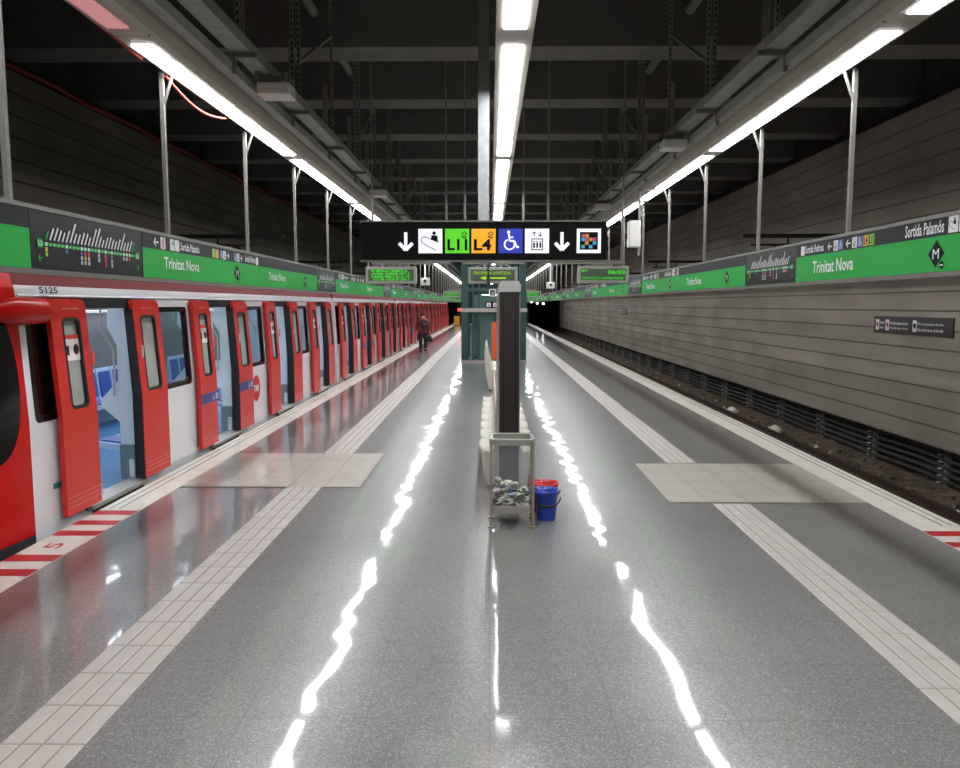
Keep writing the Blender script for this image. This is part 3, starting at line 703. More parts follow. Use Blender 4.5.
mb = MB(); mb.box(-.02, .04, 17.95, 20.85, 0, .05, 'housing_dark'); mb.build('foot_rail', t)

# ------------------------------------------------------------------ litter bin
BX0, BX1, BY0, BY1 = 0.0, .40, 6.85, 7.2
t = thing('litter_bin', 'steel framed litter bin with a clear bag of rubbish before the totem', 'bin', (.2, 7.02, 0))
def rrect(x0, x1, y0, y1, r, z, n=5):
    o = []
    for cx, cy, a in ((x1 - r, y1 - r, 0), (x0 + r, y1 - r, 90), (x0 + r, y0 + r, 180), (x1 - r, y0 + r, 270)):
        for k in range(n + 1): o.append((cx + r * math.cos(R(a + 90 * k / n)), cy + r * math.sin(R(a + 90 * k / n)), z))
    return o
for a in (BX0 + .012, BX1 - .012):
    for b in (BY0 + .012, BY1 - .012):
        mb = MB(); mb.tube([(a, b, .012), (a, b, .79)], .012, 'bin_steel', 10); l = mb.build('leg', t)
        mb = MB(); mb.tube([(a, b, 0), (a, b, .012)], .032, 'bin_steel', 14); mb.build('foot', l)
def ringband(z0, z1, m, inset=.0, th=.012, bottom=False):
    mb = MB(); A = rrect(BX0 + inset, BX1 - inset, BY0 + inset, BY1 - inset, .06, z0); B = rrect(BX0 + inset, BX1 - inset, BY0 + inset, BY1 - inset, .06, z1)
    C = rrect(BX0 + inset + th, BX1 - inset - th, BY0 + inset + th, BY1 - inset - th, .05, z1); D = rrect(BX0 + inset + th, BX1 - inset - th, BY0 + inset + th, BY1 - inset - th, .05, z0)
    mb.loft([A, B, C, D, A], m, False, False)
    if bottom: mb.add(rrect(BX0 + inset, BX1 - inset, BY0 + inset, BY1 - inset, .06, z0 + .004), [tuple(range(24))], m)
    return mb
ringband(.75, .808, 'bin_steel', -.004, .035).build('top_ring', t, bevel=.006)
ringband(.13, .20, 'bin_steel', .004, .012, True).build('bottom_tray', t, bevel=.004)
rg = random.Random(5); mb = MB(); rings = []
for i in range(9):
    f = i / 8; z = .78 - f * .63; r0 = rrect(BX0 + .035 + .012 * math.sin(f * 3), BX1 - .035 - .012 * math.sin(f * 3), BY0 + .035, BY1 - .035, .05, z, 7)
    rings.append([(p[0] + .006 * math.sin(j * 2.4 + f * 2), p[1] + .008 * math.sin(j * 1.9 + 1 + f), p[2]) for j, p in enumerate(r0)])
mb.loft(rings, 'bag_clear', True, False)
tag(mb.build('bin_bag', origin=(.2, 7.02, .15)), 'clear plastic bag hanging inside the steel litter bin', 'bag')
mb = MB(); r0 = rrect(BX0 - .008, BX1 + .012, BY0 - .01, BY1 + .01, 0.06, .813); r1 = rrect(BX0 + .03, BX1 - .03, BY0 + .03, BY1 - .03, .05, .815); r2 = [(p[0], p[1], p[2] - .03 - .02 * math.sin(j * 1.7)) for j, p in enumerate(r0)]
mb.loft([r1, r0, r2], 'bag_clear', True, False); o = mb.build('bag_rim', origin=(.2, 7.02, .15))
bag = [q for q in COL.objects if q.name == 'bin_bag'][0]; o.parent = bag; o.location = W[o] - W[bag]; KID.setdefault(bag, []).append(o)
mb = MB()
for i in range(210):
    x = rg.uniform(BX0 + .065, BX1 - .065); y = rg.uniform(BY0 + .065, BY1 - .065); f = rg.random(); z = .165 + f * (.19 + .05 * math.sin(x * 14))
    s_ = rg.uniform(.018, .045); m = 'litter%d' % rg.choice((0, 0, 1, 1, 2, 3, 4, 4, 5, 5, 7, 8, 8, 6))
    a, b_ = rg.uniform(0, 6.28), rg.uniform(-.8, .8); rot = Matrix.Rotation(a, 3, 'Z') @ Matrix.Rotation(b_, 3, 'X')
    vs = []
    for p in ((-1, -1, -.3), (1, -.9, -.25), (1, 1, -.35), (-.9, 1, -.2), (-.9, -.8, .35), (.8, -1, .3), (.9, .8, .45), (-1, .9, .3)):
        vs.append(tuple(Vector((x, y, z)) + rot @ (Vector(p) * s_ * rg.uniform(.6, 1.1))))
    mb.add(vs, [(0, 3, 2, 1), (4, 5, 6, 7), (0, 1, 5, 4), (1, 2, 6, 5), (2, 3, 7, 6), (3, 0, 4, 7)], m)
tag(mb.build('litter', origin=(.2, 7.02, .15)), 'crumpled papers, cups and wrappers in the clear bin bag', 'litter', kind='stuff')

# ------------------------------------------------------------------ buckets
def bucket(x, y, col, label, h=.31, rx=.115, ry=.1):
    t = thing('mop_bucket', label, 'bucket', (x, y, 0), 'mop buckets beside the bin')
    def ring(k, z, g=0.0): return [(x + (rx * k - g) * math.copysign(abs(math.cos(a)) ** .7, math.cos(a)), y + (ry * k - g) * math.copysign(abs(math.sin(a)) ** .7, math.sin(a)), z) for a in [2 * math.pi * i / 28 for i in range(28)]]
    mb = MB(); mb.loft([ring(.8, 0), ring(.83, .02), ring(1, h - .04), ring(1.07, h - .035), ring(1.08, h), ring(1.03, h), ring(.97, h - .03, .002), ring(.8, .02, .004)], col, True, True); mb.build('body', t)
    mb = MB(); pts = [(x + (rx + .018) * math.cos(a), y - ry * 1.03 * math.cos(a * .0) - .012 - .03 * math.sin(a), h - .05 - .085 * math.sin(a)) for a in [math.pi * i / 12 for i in range(13)]]
    mb.tube(pts, .007, 'rubber', 8); hd = mb.build('handle', t)
    mb = MB(); mb.tube(pts[4:9], .013, 'rubber', 10); mb.build('grip', hd)
    mb = MB(); sh = lambda rg_: [(x - rx * .42 + (p[0] - x) * .5, y + (p[1] - y) * .75, p[2]) for p in rg_]; mb.loft([sh(ring(.8, h - .05)), sh(ring(.85, h + .012)), sh(ring(.6, h + .014)), sh(ring(.5, h - .03))], col, True, True); mb.build('wringer', t)
bucket(.528, 7.16, 'bucket_blue', 'blue plastic mop bucket with black handle beside the litter bin', h=.285, rx=.106)
bucket(.515, 7.44, 'bucket_red', 'red plastic mop bucket behind the blue bucket', h=.29, rx=.14)

# ------------------------------------------------------------------ track side things
for x, lb in ((5.15, 'rusty rail nearest the platform on the empty track'), (6.6, 'rusty rail nearest the planked wall on the empty track')):
    mb = MB(); pr = [(x - .06, -1.06), (x + .06, -1.06), (x + .06, -1.045), (x + .012, -1.03), (x + .012, -.97), (x + .035, -.955), (x + .035, -.92), (x - .035, -.92), (x - .035, -.955), (x - .012, -.97), (x - .012, -1.03), (x - .06, -1.045)]
    mb.prism(pr, 'y', Y0, 139, 'rail_steel'); tag(mb.build('running_rail', origin=(x, Y0, -1.06)), lb, 'rail')
for i, z in enumerate((-.98, -.86, -.74, -.62, -.5)):
    mb = MB(); mb.tube([(WR + .22, 4.0 + y * 1.25, z + .012 * math.sin(y * 2.51)) for y in range(64)], .033, 'cable_dark', 8)
    tag(mb.build('trackside_cable', origin=(WR + .22, 4, z)), '%s dark cable counted from the ground, under the planked wall' % nth(i), 'cable', 'cables under the wall')
first = None
for k in range(27):
    y = 13.2 + 2.5 * k; lb = '%s pale cable bracket from the near end, under the planked wall' % nth(k)
    if first is None:
        first = thing('cable_bracket', lb, 'bracket', (WR + .3, y, -1.1), 'cable brackets under the wall'); mb = MB()
        mb.box(WR + .28, WR + .34, y - .05, y + .05, -1.1, -.45, 'bracket_pale'); mb.build('post', first)
        for z in (-.98, -.86, -.74, -.62, -.5):
            mb = MB(); mb.box(WR + .16, WR + .3, y - .035, y + .035, z - .052, z - .034, 'bracket_pale'); mb.build('arm', first)
    else:
        c = copy_tree(first, (0, y - W[first].y, 0)); c['label'] = lb
rg = random.Random(9); mb = MB()
for i in range(420):
    x = rg.uniform(5.9, 7.5); y = 6 + 60 * rg.random() ** 1.5; x = x if abs(x - 6.6) > .12 else x + .3; s_ = rg.uniform(.015, .05)
    vs = [tuple(Vector((x, y, -1.055)) + Vector(p) * s_ * rg.uniform(.6, 1.3)) for p in ((-1, -1, -.5), (1, -1, -.5), (1, 1, -.5), (-1, 1, -.5), (-.6, -.7, .6), (.7, -.6, .5), (.6, .7, .7), (-.7, .6, .5))]
    mb.add(vs, [(0, 3, 2, 1), (4, 5, 6, 7), (0, 1, 5, 4), (1, 2, 6, 5), (2, 3, 7, 6), (3, 0, 4, 7)], 'litter%d' % rg.choice((1, 2, 5, 5, 5, 3, 7, 0)))
tag(mb.build('gravel', origin=(6.7, 6, -1.1)), 'scattered stones and scraps of rubbish on the brown track bed', 'rubble', kind='stuff')
rg = random.Random(4)
for i, (x, y, lb) in enumerate(((6.95, 18.9, 'pale rubbish bag lying on the track bed, the nearer one'), (6.95, 22.3, 'pale rubbish bag lying on the track bed, the farther one'))):
    mb = MB(); rings = []
    for k in range(6):
        f = k / 5; r_ = .2 * math.sin(math.pi * (f * .55 + .42)); rings.append([(x + r_ * math.cos(a) * rg.uniform(.85, 1.1), y + r_ * 1.1 * math.sin(a) * rg.uniform(.85, 1.1), -1.08 + .16 * f) for a in [2 * math.pi * j / 12 for j in range(12)]])
    mb.loft(rings, 'litter0', True, True); tag(mb.build('rubbish_bag', origin=(x, y, -1.08)), lb, 'bag', 'rubbish on the track')
def wall_notice(y, label):
    t = thing('warning_notice', label, 'sign', (WR - .03, y, 1.45), 'dark notices on the planked wall')
    mb = MB(); mb.box(WR - .035, WR - .014, y - 1.3, y + 1.3, 1.46, 1.78, 'totem_dark'); mb.build('plate', t)
    mb = MB(); P = Panel(mb, (WR - .036, y + 1.3, 1.46), (0, -1, 0), (0, 0, 1))
    for x, wd, tt in ((.08, .16, ('Perill', 'Peligro')), (.45, .62, ('Prohibit baixar a la via', 'Prohibido bajar a la vía')), (1.4, .78, ('No us apropeu a la vora', 'No acercarse al borde'))):
        P.rect(x, .06, x + .13, .26, 'sign_white', .002); P.disc(x + .065, .17, .045, 'map_red' if x < 1 else 'sign_black', .004); P.stroke([(x + .04, .2), (x + .1, .1)], .02, 'sign_black', .005)
        P.text(tt[0], x + .16, .17, wd, .055, 'sign_white', .003); P.text(tt[1], x + .16, .075, wd, .055, 'sign_white', .003)
    mb.build('lettering', t); return t
wall_notice(14.0, 'dark warning notice on the planked wall, the near large one')
a = wall_notice(44.2, 'dark warning notice on the planked wall, second from the near end')
c = copy_tree(a, (0, 29.5, 0)); c['label'] = 'dark warning notice on the planked wall, the farthest one'
for x0, x1, xc, where in ((WL, -5.25 + 1.0, -5.25, 'wall behind the train'), (5.2, WR, 5.85, 'planked wall of the empty track')):
    first = None; wall = x0 if x0 == WL else x1
    for k in range(7):
        y = 16.3 + 9.7 * k; lb = '%s overhead line bracket from the near end, on the %s' % (nth(k), where)
        if first is None:
            t = first = thing('overhead_bracket', lb, 'bracket', (wall, y, 3.3), 'overhead line brackets')
            mb = MB(); mb.box(x0, x1, y - .04, y + .04, 3.36, 3.44, 'cable_dark'); mb.build('arm', t)
            mb = MB(); mb.box(xc - .5, xc + .35, y - .03, y + .03, 3.2, 3.24, 'cable_dark'); mb.box(xc - .4, xc - .37, y - .02, y + .02, 3.24, 3.36, 'cable_dark'); mb.box(xc + .25, xc + .28, y - .02, y + .02, 3.24, 3.36, 'cable_dark'); mb.build('crossbar', t)
            mb = MB(); mb.loft([[(xc + r_ * math.cos(2 * math.pi * i / 12), y + r_ * math.sin(2 * math.pi * i / 12), z) for i in range(12)] for r_, z in ((.03, 3.2), (.09, 3.17), (.09, 3.1), (.05, 3.07), (.09, 3.04), (.05, 3.0))][::-1], 'cable_dark'); mb.build('insulator', t)
        else:
            c = copy_tree(first, (0, y - W[first].y, 0)); c['label'] = lb
    mb = MB(); mb.box(xc - .04, xc + .04, Y0, 84, 2.93, 2.995, 'cable_dark'); tag(mb.build('conductor_rail', origin=(xc, Y0, 2.93)), 'dark overhead conductor rail along the %s' % where, 'rail')
# lamps in the tunnels
for i, (x, z) in enumerate(((4.15, 2.35), (4.85, 2.3), (5.55, 2.15), (6.25, 2.1))):
    t = thing('tunnel_lamp', '%s white tunnel lamp from the platform, in the dark right-hand tunnel' % nth(i), 'lamp', (x, 92, z), 'tunnel lamps')
    mb = MB(); mb.prism([(x + .13 * math.cos(2 * math.pi * k / 14), z + .1 * math.sin(2 * math.pi * k / 14)) for k in range(14)], 'y', 91.94, 92, 'white_lamp'); mb.build('lens', t)
    mb = MB(); mb.box(x - .16, x + .16, 92, 92.15, z - .13, z + .13, 'black_plastic'); mb.box(x - .03, x + .03, 92.05, 92.1, z + .13, 3.6, 'black_plastic'); mb.build('housing', t)
t = thing('signal_lamp', 'red signal lamp at the far end of the train platform', 'signal', (-3.0, 76, 0))
mb = MB(); mb.box(-3.04, -2.96, 76, 76.08, 0, 1.35, 'black_plastic'); mb.build('post', t)
mb = MB(); mb.box(-3.2, -2.8, 76, 76.2, 1.0, 1.7, 'black_plastic'); mb.build('case', t)
mb = MB(); mb.prism([(-3.0 + .13 * math.cos(2 * math.pi * k / 14), 1.5 + .13 * math.sin(2 * math.pi * k / 14)) for k in range(14)], 'y', 75.95, 76, 'red_lamp'); mb.build('lens', t)
t = thing('platform_cabinet', 'small yellow cabinet at the far end of the platform beside the train', 'cabinet', (-3.2, 74, 0))
mb = MB(); mb.box(-3.4, -2.9, 74, 74.4, .05, .9, 'map_yellow'); mb.build('body', t); mb = MB(); mb.box(-3.42, -2.88, 73.98, 74.42, 0, .05, 'housing_dark'); mb.build('plinth', t)

# ------------------------------------------------------------------ the train
TX = -3.93                                    # side of the car body
XC = -5.25
def side_x(z):                                # platform side outline
    pts = ((-.95, -3.99), (-.1, -3.93), (1.0, -3.93), (2.05, -3.985), (2.165, -4.0), (2.45, -4.10), (2.6, -4.28), (2.72, -4.62), (2.77, -5.25))
    for (z0, x0), (z1, x1) in zip(pts, pts[1:]):
        if z <= z1: return x0 + (x1 - x0) * (z - z0) / (z1 - z0)
    return pts[-1][1]
def side_panel(mb, y0, y1, z0, z1, m, th=.05, off=0.0):
    zs = [z0] + [z for z in (-.1, 1.0, 2.05, 2.165, 2.45) if z0 < z < z1] + [z1]
    for a, b in zip(zs, zs[1:]):
        xa, xb = side_x(a) + off, side_x(b) + off
        mb.add([(xa, y0, a), (xa, y1, a), (xb, y1, b), (xb, y0, b), (xa - th, y0, a), (xa - th, y1, a), (xb - th, y1, b), (xb - th, y0, b)],
               [(0, 1, 2, 3), (5, 4, 7, 6), (1, 5, 6, 2), (4, 0, 3, 7), (3, 2, 6, 7), (4, 5, 1, 0)], m)
def rr_yz(y0, y1, z0, z1, r, n=4):
    o = []
    for cy, cz, a in ((y1 - r, z1 - r, 0), (y0 + r, z1 - r, 90), (y0 + r, z0 + r, 180), (y1 - r, z0 + r, 270)):
        for k in range(n + 1): o.append((cy + r * math.cos(R(a + 90 * k / n)), cz + r * math.sin(R(a + 90 * k / n))))
    return o
def frame_on_side(mb, outer, inner, d0, d1, m, fx=side_x):
    """frame between two matched outlines in (y,z), standing between offsets d0 and d1 from the side outline"""
    n = len(outer)
    V = [(fx(z) + d1, y, z) for y, z in outer] + [(fx(z) + d1, y, z) for y, z in inner] + [(fx(z) + d0, y, z) for y, z in outer] + [(fx(z) + d0, y, z) for y, z in inner]
    fs = []
    for i in range(n):
        j = (i + 1) % n
        fs += [(i, j, n + j, n + i), (2 * n + j, 2 * n + i, 3 * n + i, 3 * n + j), (j, i, 2 * n + i, 2 * n + j), (n + i, n + j, 3 * n + j, 3 * n + i)]
    mb.add(V, fs, m)
def pane_on_side(mb, outline, d, m, fx=side_x, th=.008):
    n = len(outline); vs = [(fx(z) + d, y, z) for y, z in outline] + [(fx(z) + d - th, y, z) for y, z in outline]
    mb.add(vs, [tuple(range(n)), tuple(range(2 * n - 1, n - 1, -1))] + [(i, n + i, n + (i + 1) % n, (i + 1) % n) for i in range(n)], m)
def leaf_x(z): return -3.84 if z < 1.0 else -3.84 - .075 * (z - 1.0) / 1.05
DOOR0, PITCH = 8.02, 3.35
def door_leaf(t, c, far, band, sticker):
    """one plug door leaf pushed out and slid along the side; far = the leaf beyond the opening"""
    y0, y1 = (c + .50, c + 1.18) if far else (c - 1.12, c - .50)
    z0, z1 = .07, 2.05
    # outer outline with rounded top corners, hole for the glass
    wy0, wy1, wz0, wz1 = (y0 + .15, y1 - .13, 1.0, 1.88) if far else (y0 + .17, y1 - .13, 1.0, 1.88)
    def outl(a0, a1, b0, b1, rt, rb, n=4, rl=None):
        o = []; rl = rl or rt
        for cy, cz, a, r in ((a1 - rt, b1 - rt, 0, rt), (a0 + rl, b1 - rl, 90, rl), (a0 + rb, b0 + rb, 180, rb), (a1 - rb, b0 + rb, 270, rb)):
            for k in range(n + 1): o.append((cy + r * math.cos(R(a + 90 * k / n)), cz + r * math.sin(R(a + 90 * k / n))))
        return o
    # skin is split at the waist so that it follows the kink of the side
    mb = MB()
    up = outl(y0, y1, .999, z1, .1 if far else .06, .002, 4, .04 if far else .015); hole = outl(wy0, wy1, wz0 + .03, wz1, .06, .06)
    frame_on_side(mb, up, hole, -.045, 0, 'leaf_red', leaf_x)
    mb.box(-3.885, -3.84, y0, y1, z0, 1.0, 'leaf_red')
    L = mb.build('door_leaf', t)
    mb = MB()                                                   # rubber edges
    for a, b in (((y0 - .012, y0),) if far else ((y1, y1 + .012),)):
        mb.prism([(-3.845, z0), (-3.845, 1.0), (leaf_x(1.95) - .005, 1.95), (leaf_x(1.95) - .06, 1.95), (-3.90, 1.0), (-3.90, z0)], 'y', a, b, 'rubber')
    if far: mb.prism([(-3.89, z0), (-3.89, 1.0), (-3.95, 2.0), (-3.97, 2.0), (-3.92, 1.0), (-3.92, z0)], 'y', y0 - .004, y0 + .05, 'rubber')
    mb.build('rubber_seal', L)
    mb = MB(); frame_on_side(mb, hole, outl(wy0 + .028, wy1 - .028, wz0 + .06, wz1 - .03, .045, .045), -.04, .002, 'rubber', leaf_x); mb.build('window_gasket', L)
    mb = MB(); pane_on_side(mb, outl(wy0 + .026, wy1 - .026, wz0 + .058, wz1 - .028, .045, .045), -.03, 'leaf_glass', leaf_x); mb.build('window_pane', L)
    mb = MB(); P = Panel(mb, (-3.838, y0, 0), (0, 1, 0), (0, 0, 1))
    for k in range(3): P.rect(.02, .14 + .045 * k, .66, .148 + .045 * k, 'pale_text', .001)
    if band: P.rect(.0, .66, .68, .80, 'leaf_blue', .001); P.wheelchair(.4, .67, .11, 'sign_white', .002); [P.rect(.54, .69 + .03 * k, .64, .705 + .03 * k, 'sign_white', .002) for k in range(3)]
    P2 = Panel(mb, (leaf_x(1.9) + .0015, y0, 1.95), (0, 1, 0), (-.06, 0, 1.05))
    for a, b in ((.2, .33), (.35, .37), (.38, .48)): P2.rect(a, 0, b, .02, 'pale_text', .001)
    mb.build('marking', L)
    if sticker and not far:
        mb = MB(); P = Panel(mb, (leaf_x(1.55) - .018, wy0 + .03, 1.48), (0, 1, 0), (-.06, 0, 1.05)); P.rect(0, 0, .31, .2, 'poster_white', .001); P.rect(0, .2, .31, .24, 'orange_red', .001); P.disc(.2, .1, .05, 'hair_dark', .002); P.rect(.03, .05, .08, .14, 'hair_dark', .002); mb.build('sticker', L)
    mb = MB(); mb.box(-3.842, -3.834, (y1 - .05) if not far else (y0 + .03), (y1 - .015) if not far else (y0 + .06), 1.42, 1.55, 'orange_red' if not far else 'housing'); mb.build('handle', L)
def car(y0, y1, doors, label, cab, sticker):
    t = thing('metro_car', label, 'train car', (XC, (y0 + y1) / 2, -1.0), 'cars of the red and white train')
    half = .62
    # body side: sill, lintel, piers around doors and windows
    mb = MB(); ys = [y0]
    for c in doors: ys += [c - half, c + half]
    ys.append(y1); wins = []
    for i in range(0, len(ys), 2):
        a, b = ys[i], ys[i + 1]
        if i == 0: w_ = (a + .12, a + .46)
        elif i == len(ys) - 2: w_ = (b - .46, b - .12)
        else: w_ = ((a + b) / 2 - .47, (a + b) / 2 + .47)
        wins.append(w_)
        side_panel(mb, a, b, -.55, 1.0, 'train_white'); side_panel(mb, a, w_[0], 1.0, 1.94, 'train_white'); side_panel(mb, w_[1], b, 1.0, 1.94, 'train_white'); side_panel(mb, a, b, 1.94, 2.02, 'train_white')
    side_panel(mb, y0, y1, 2.02, 2.165, 'train_white'); side_panel(mb, y0, y1, 2.165, 2.45, 'roof_red')
    for c in doors: side_panel(mb, c - half, c + half, -.55, .0, 'train_white')
    zs = (2.45, 2.53, 2.6, 2.66, 2.72, 2.75, 2.77)
    ring = [(side_x(z), z) for z in zs] + [(2 * XC - side_x(z), z) for z in zs[::-1][1:]] + [(2 * XC - TX, -.55), (2 * XC - TX + .03, -.55)] + [(2 * XC - side_x(z) + .04, z - .04) for z in zs] + [(side_x(z) - .04, z - .04) for z in zs[::-1][1:]]
    mb.prism(ring[::-1], 'y', y0, y1, 'train_roof')
    mb.build('body_shell', t)
    mb = MB(); mb.box(2 * XC - TX + .05, TX - .06, y0 + .1, y1 - .1, -.9, -.06, 'train_skirt'); mb.build('underframe', t)
    mb = MB(); mb.tube([(side_x(2.075) + .006, y0 + .02, 2.075), (side_x(2.075) + .006, y1 - .02, 2.075)], .011, 'train_white', 8); mb.build('rain_gutter', t)
    for w_ in wins:
        mb = MB(); frame_on_side(mb, rr_yz(w_[0] - .03, w_[1] + .03, .97, 1.97, .06), rr_yz(w_[0] + .03, w_[1] - .03, 1.03, 1.91, .05), -.055, .004, 'train_black')
        f = mb.build('window', t); mb = MB(); pane_on_side(mb, rr_yz(w_[0] + .02, w_[1] - .02, 1.02, 1.92, .05), -.02, 'train_black' if w_ is wins[0] else 'window_glass'); mb.build('pane', f)
    for i, c in enumerate(doors):
        mb = MB()
        for a, b in ((c - half - .03, c - half + .02), (c + half - .02, c + half + .03)):
            mb.prism([(-3.925, 0), (-3.925, 1.0), (-3.98, 2.02), (-4.06, 2.02), (-4.0, 1.0), (-4.0, 0)], 'y', a, b, 'rubber')
        mb.box(-4.12, -3.97, c - half, c + half, 1.96, 2.06, 'rubber')
        mb.build('door_frame', t)
        mb = MB(); mb.box(-4.1, -3.87, c - half, c + half, .0, .045, 'train_sill'); mb.box(-3.93, -3.88, c - half + .1, c + half - .1, -.12, 0, 'train_skirt'); mb.build('door_sill', t)
        bands = (i == 1)
        door_leaf(t, c, False, bands, sticker); door_leaf(t, c, True, bands, sticker)
    # saloon
    xa, xb = 2 * XC - TX + .09, TX - .08
    mb = MB(); mb.box(xa - .04, xb, y0 + .05, y1 - .05, -.06, .03, 'saloon_floor'); mb.build('saloon_floor', t)
    mb = MB(); mb.box(xa - .04, xb - .06, y0 + .05, y1 - .05, 2.16, 2.2, 'saloon_panel'); mb.build('saloon_ceiling', t)
    mb = MB(); mb.box(xa - .05, xa, y0 + .05, y1 - .05, .03, 2.16, 'saloon_wall')
    for c in doors:
        mb.box(xa, xa + .015, c - .64, c + .64, .05, 2.0, 'saloon_panel'); mb.box(xa + .015, xa + .02, c - .012, c + .012, .05, 2.0, 'rubber')
        for s_ in (-1, 1): mb.box(xa + .015, xa + .02, c + s_ * .33 - .2, c + s_ * .33 + .2, 1.0, 1.85, 'train_black')
    for a, b in zip([c + .75 for c in doors[:-1]], [c - .75 for c in doors[1:]]): mb.box(xa, xa + .01, a, b, 1.05, 1.85, 'train_black')
    mb.build('far_wall', t)
    mb = MB(); mb.box(xa, xb, y0 + .04, y0 + .09, .0, 2.18, 'saloon_wall'); mb.box(xa, xb, y1 - .09, y1 - .04, .0, 2.18, 'saloon_wall'); mb.build('end_wall', t)
    for x in (XC - .55, XC + .55):
        mb = MB(); mb.box(x - .09, x + .09, y0 + .2, y1 - .2, 2.13, 2.158, 'saloon_light'); mb.build('saloon_light', t)
    for a, b in zip([c + .72 for c in doors[:-1]], [c - .72 for c in doors[1:]]):
        for far in (True, False):
            n = 4; p_ = (b - a) / n
            for k in range(n):
                yy = a + p_ * (k + .5); s_ = 1 if far else -1; wx = xa if far else xb - .02
                prof = [(0, .3), (.34, .34), (.47, .4), (.475, .44), (.4, .43), (.16, .4), (.1, .5), (.055, .95), (.0, .97)]
                mb = MB(); pr = [(wx + s_ * q[0], q[1]) for q in prof]; mb.prism(pr if s_ < 0 else pr[::-1], 'y', yy - p_ * .47, yy + p_ * .47, 'seat_shell')
                pr = [(wx + s_ * q[0], q[1]) for q in ((.17, .4), (.4, .43), (.46, .44), (.46, .455), (.4, .45), (.19, .425), (.125, .52), (.085, .9), (.07, .9), (.1, .5))]
                mb.prism(pr if s_ < 0 else pr[::-1], 'y', yy - p_ * .36, yy + p_ * .36, 'seat_blue'); mb.build('seat', t)
    for c in doors:
        for s_ in (-1, 1):
            y = c + s_ * .69
            mb = MB(); pr = [(TX - .1, .42), (TX - .1, 1.98), (TX - .34, 1.98), (TX - .36, 1.75), (TX - .26, 1.55), (TX - .26, 1.15), (TX - .46, .93), (TX - .46, .85), (TX - .26, .68), (TX - .26, .42)]
            mb.prism(pr, 'y', y - .015, y + .015, 'saloon_panel'); mb.box(TX - .27, TX - .1, y - .03, y + .03, .03, .42, 'saloon_grey'); mb.box(TX - .16, TX - .1, y - .05, y + .05, .05, .25, 'saloon_panel'); mb.build('draught_screen', t)
            mb = MB(); mb.tube([(TX - .31, y - s_ * .03, .98), (TX - .28, y - s_ * .05, 1.15), (TX - .28, y - s_ * .05, 1.5), (TX - .42, y - s_ * .04, 1.75), (TX - .42, y, 2.15)], .012, 'bracket_pale', 8); mb.build('grab_rail', t)
        mb = MB(); mb.tube([(XC, c, .03), (XC, c, 2.15)], .016, 'bracket_pale', 8); mb.build('grab_pole', t)
    mb = MB(); mb.tube([(XC + .75, y0 + .3, 1.9), (XC + .75, y1 - .3, 1.9)], .016, 'steel', 8); mb.tube([(XC - .75, y0 + .3, 1.9), (XC - .75, y1 - .3, 1.9)], .016, 'steel', 8); mb.build('grab_rail', t)
    # logo between the second and third doorway
    mb = MB(); P = Panel(mb, (TX + .002, (doors[1] + doors[2]) / 2 - .05, .6), (0, 1, 0), (0, 0, 1)); P.disc(0, 0, .22, 'train_red', .001, 28); P.text('TMB', -.14, -.055, .28, .11, 'sign_white', .003); mb.build('logo', t)
    mb = MB(); mb.box(XC - .75, XC + .75, y1 - .02, y1 + .2, -.1, 2.3, 'rubber'); mb.build('gangway', t)
    return t
cars = []
for n in range(5):
    a = DOOR0 - 1.48 + 13.4 * n; b = DOOR0 + 3 * PITCH + 1.6 + 13.4 * n
    doors = [DOOR0 + PITCH * k + 13.4 * n for k in range(4)]
    lb = ('first car of the red and white train, with the cab and number 5125', 'second car of the red and white train, after the first gap between cars', 'third car of the red and white train, between the second and fourth cars', 'fourth car of the red and white train, beside the walking person', 'fifth and last car of the red and white train, at the far end')[n]
    if n == 0: cars.append(car(a, b, doors, lb, True, True))
    else:
        c = copy_tree(cars[0], (0, 13.4 * n, 0)); c['label'] = lb; cars.append(c)
# cab end of the first car
t = cars[0]; ya = DOOR0 - 1.48
def cab_outline(f):
    """section at f = 0 (joins the body) .. 1 (nose)"""
    ins = .95 * (1 - math.sqrt(max(0, 1 - f ** 2.4))); top = .5 * max(0, f - .35) ** 1.6
    zs = [-.55, -.3, -.1, .02, .2, .4, .6, .7, .8, 1.0, 1.2, 1.4, 1.6, 1.8, 1.95, 2.05, 2.15, 2.24, 2.33, 2.45, 2.53, 2.6, 2.66, 2.72, 2.77]
    R_ = [(side_x(z) - ins * (1 - .25 * max(0, z - 1.2)), z - (top * max(0, z - 1.8))) for z in zs]
    L_ = [(2 * XC - x, z) for x, z in R_[::-1][1:]]
    return R_ + L_
FS = [0, .06, .12, .18, .24, .3, .36, .42, .48, .54, .6, .66, .72, .78, .84, .9, .95, .985, 1.0]
secs = [(ya - 1.2 * f, cab_outline(f)) for f in FS]
mb = MB(); nn = len(secs[0][1])
mb.m('train_red'); 
for i in range(len(secs) - 1):
    for k in range(nn - 1):
        pts = [(secs[i][1][k][0], secs[i][0], secs[i][1][k][1]), (secs[i][1][k + 1][0], secs[i][0], secs[i][1][k + 1][1]), (secs[i + 1][1][k + 1][0], secs[i + 1][0], secs[i + 1][1][k + 1][1]), (secs[i + 1][1][k][0], secs[i + 1][0], secs[i + 1][1][k][1])]
        zc = sum(p[2] for p in pts) / 4
        mb.add(pts, [(0, 1, 2, 3)], 'train_skirt' if zc < .01 else 'train_red', True)
mb.add([(p[0], secs[-1][0], p[1]) for p in secs[-1][1]], [tuple(range(nn))], 'train_red')
mb.build('cab_end', t)
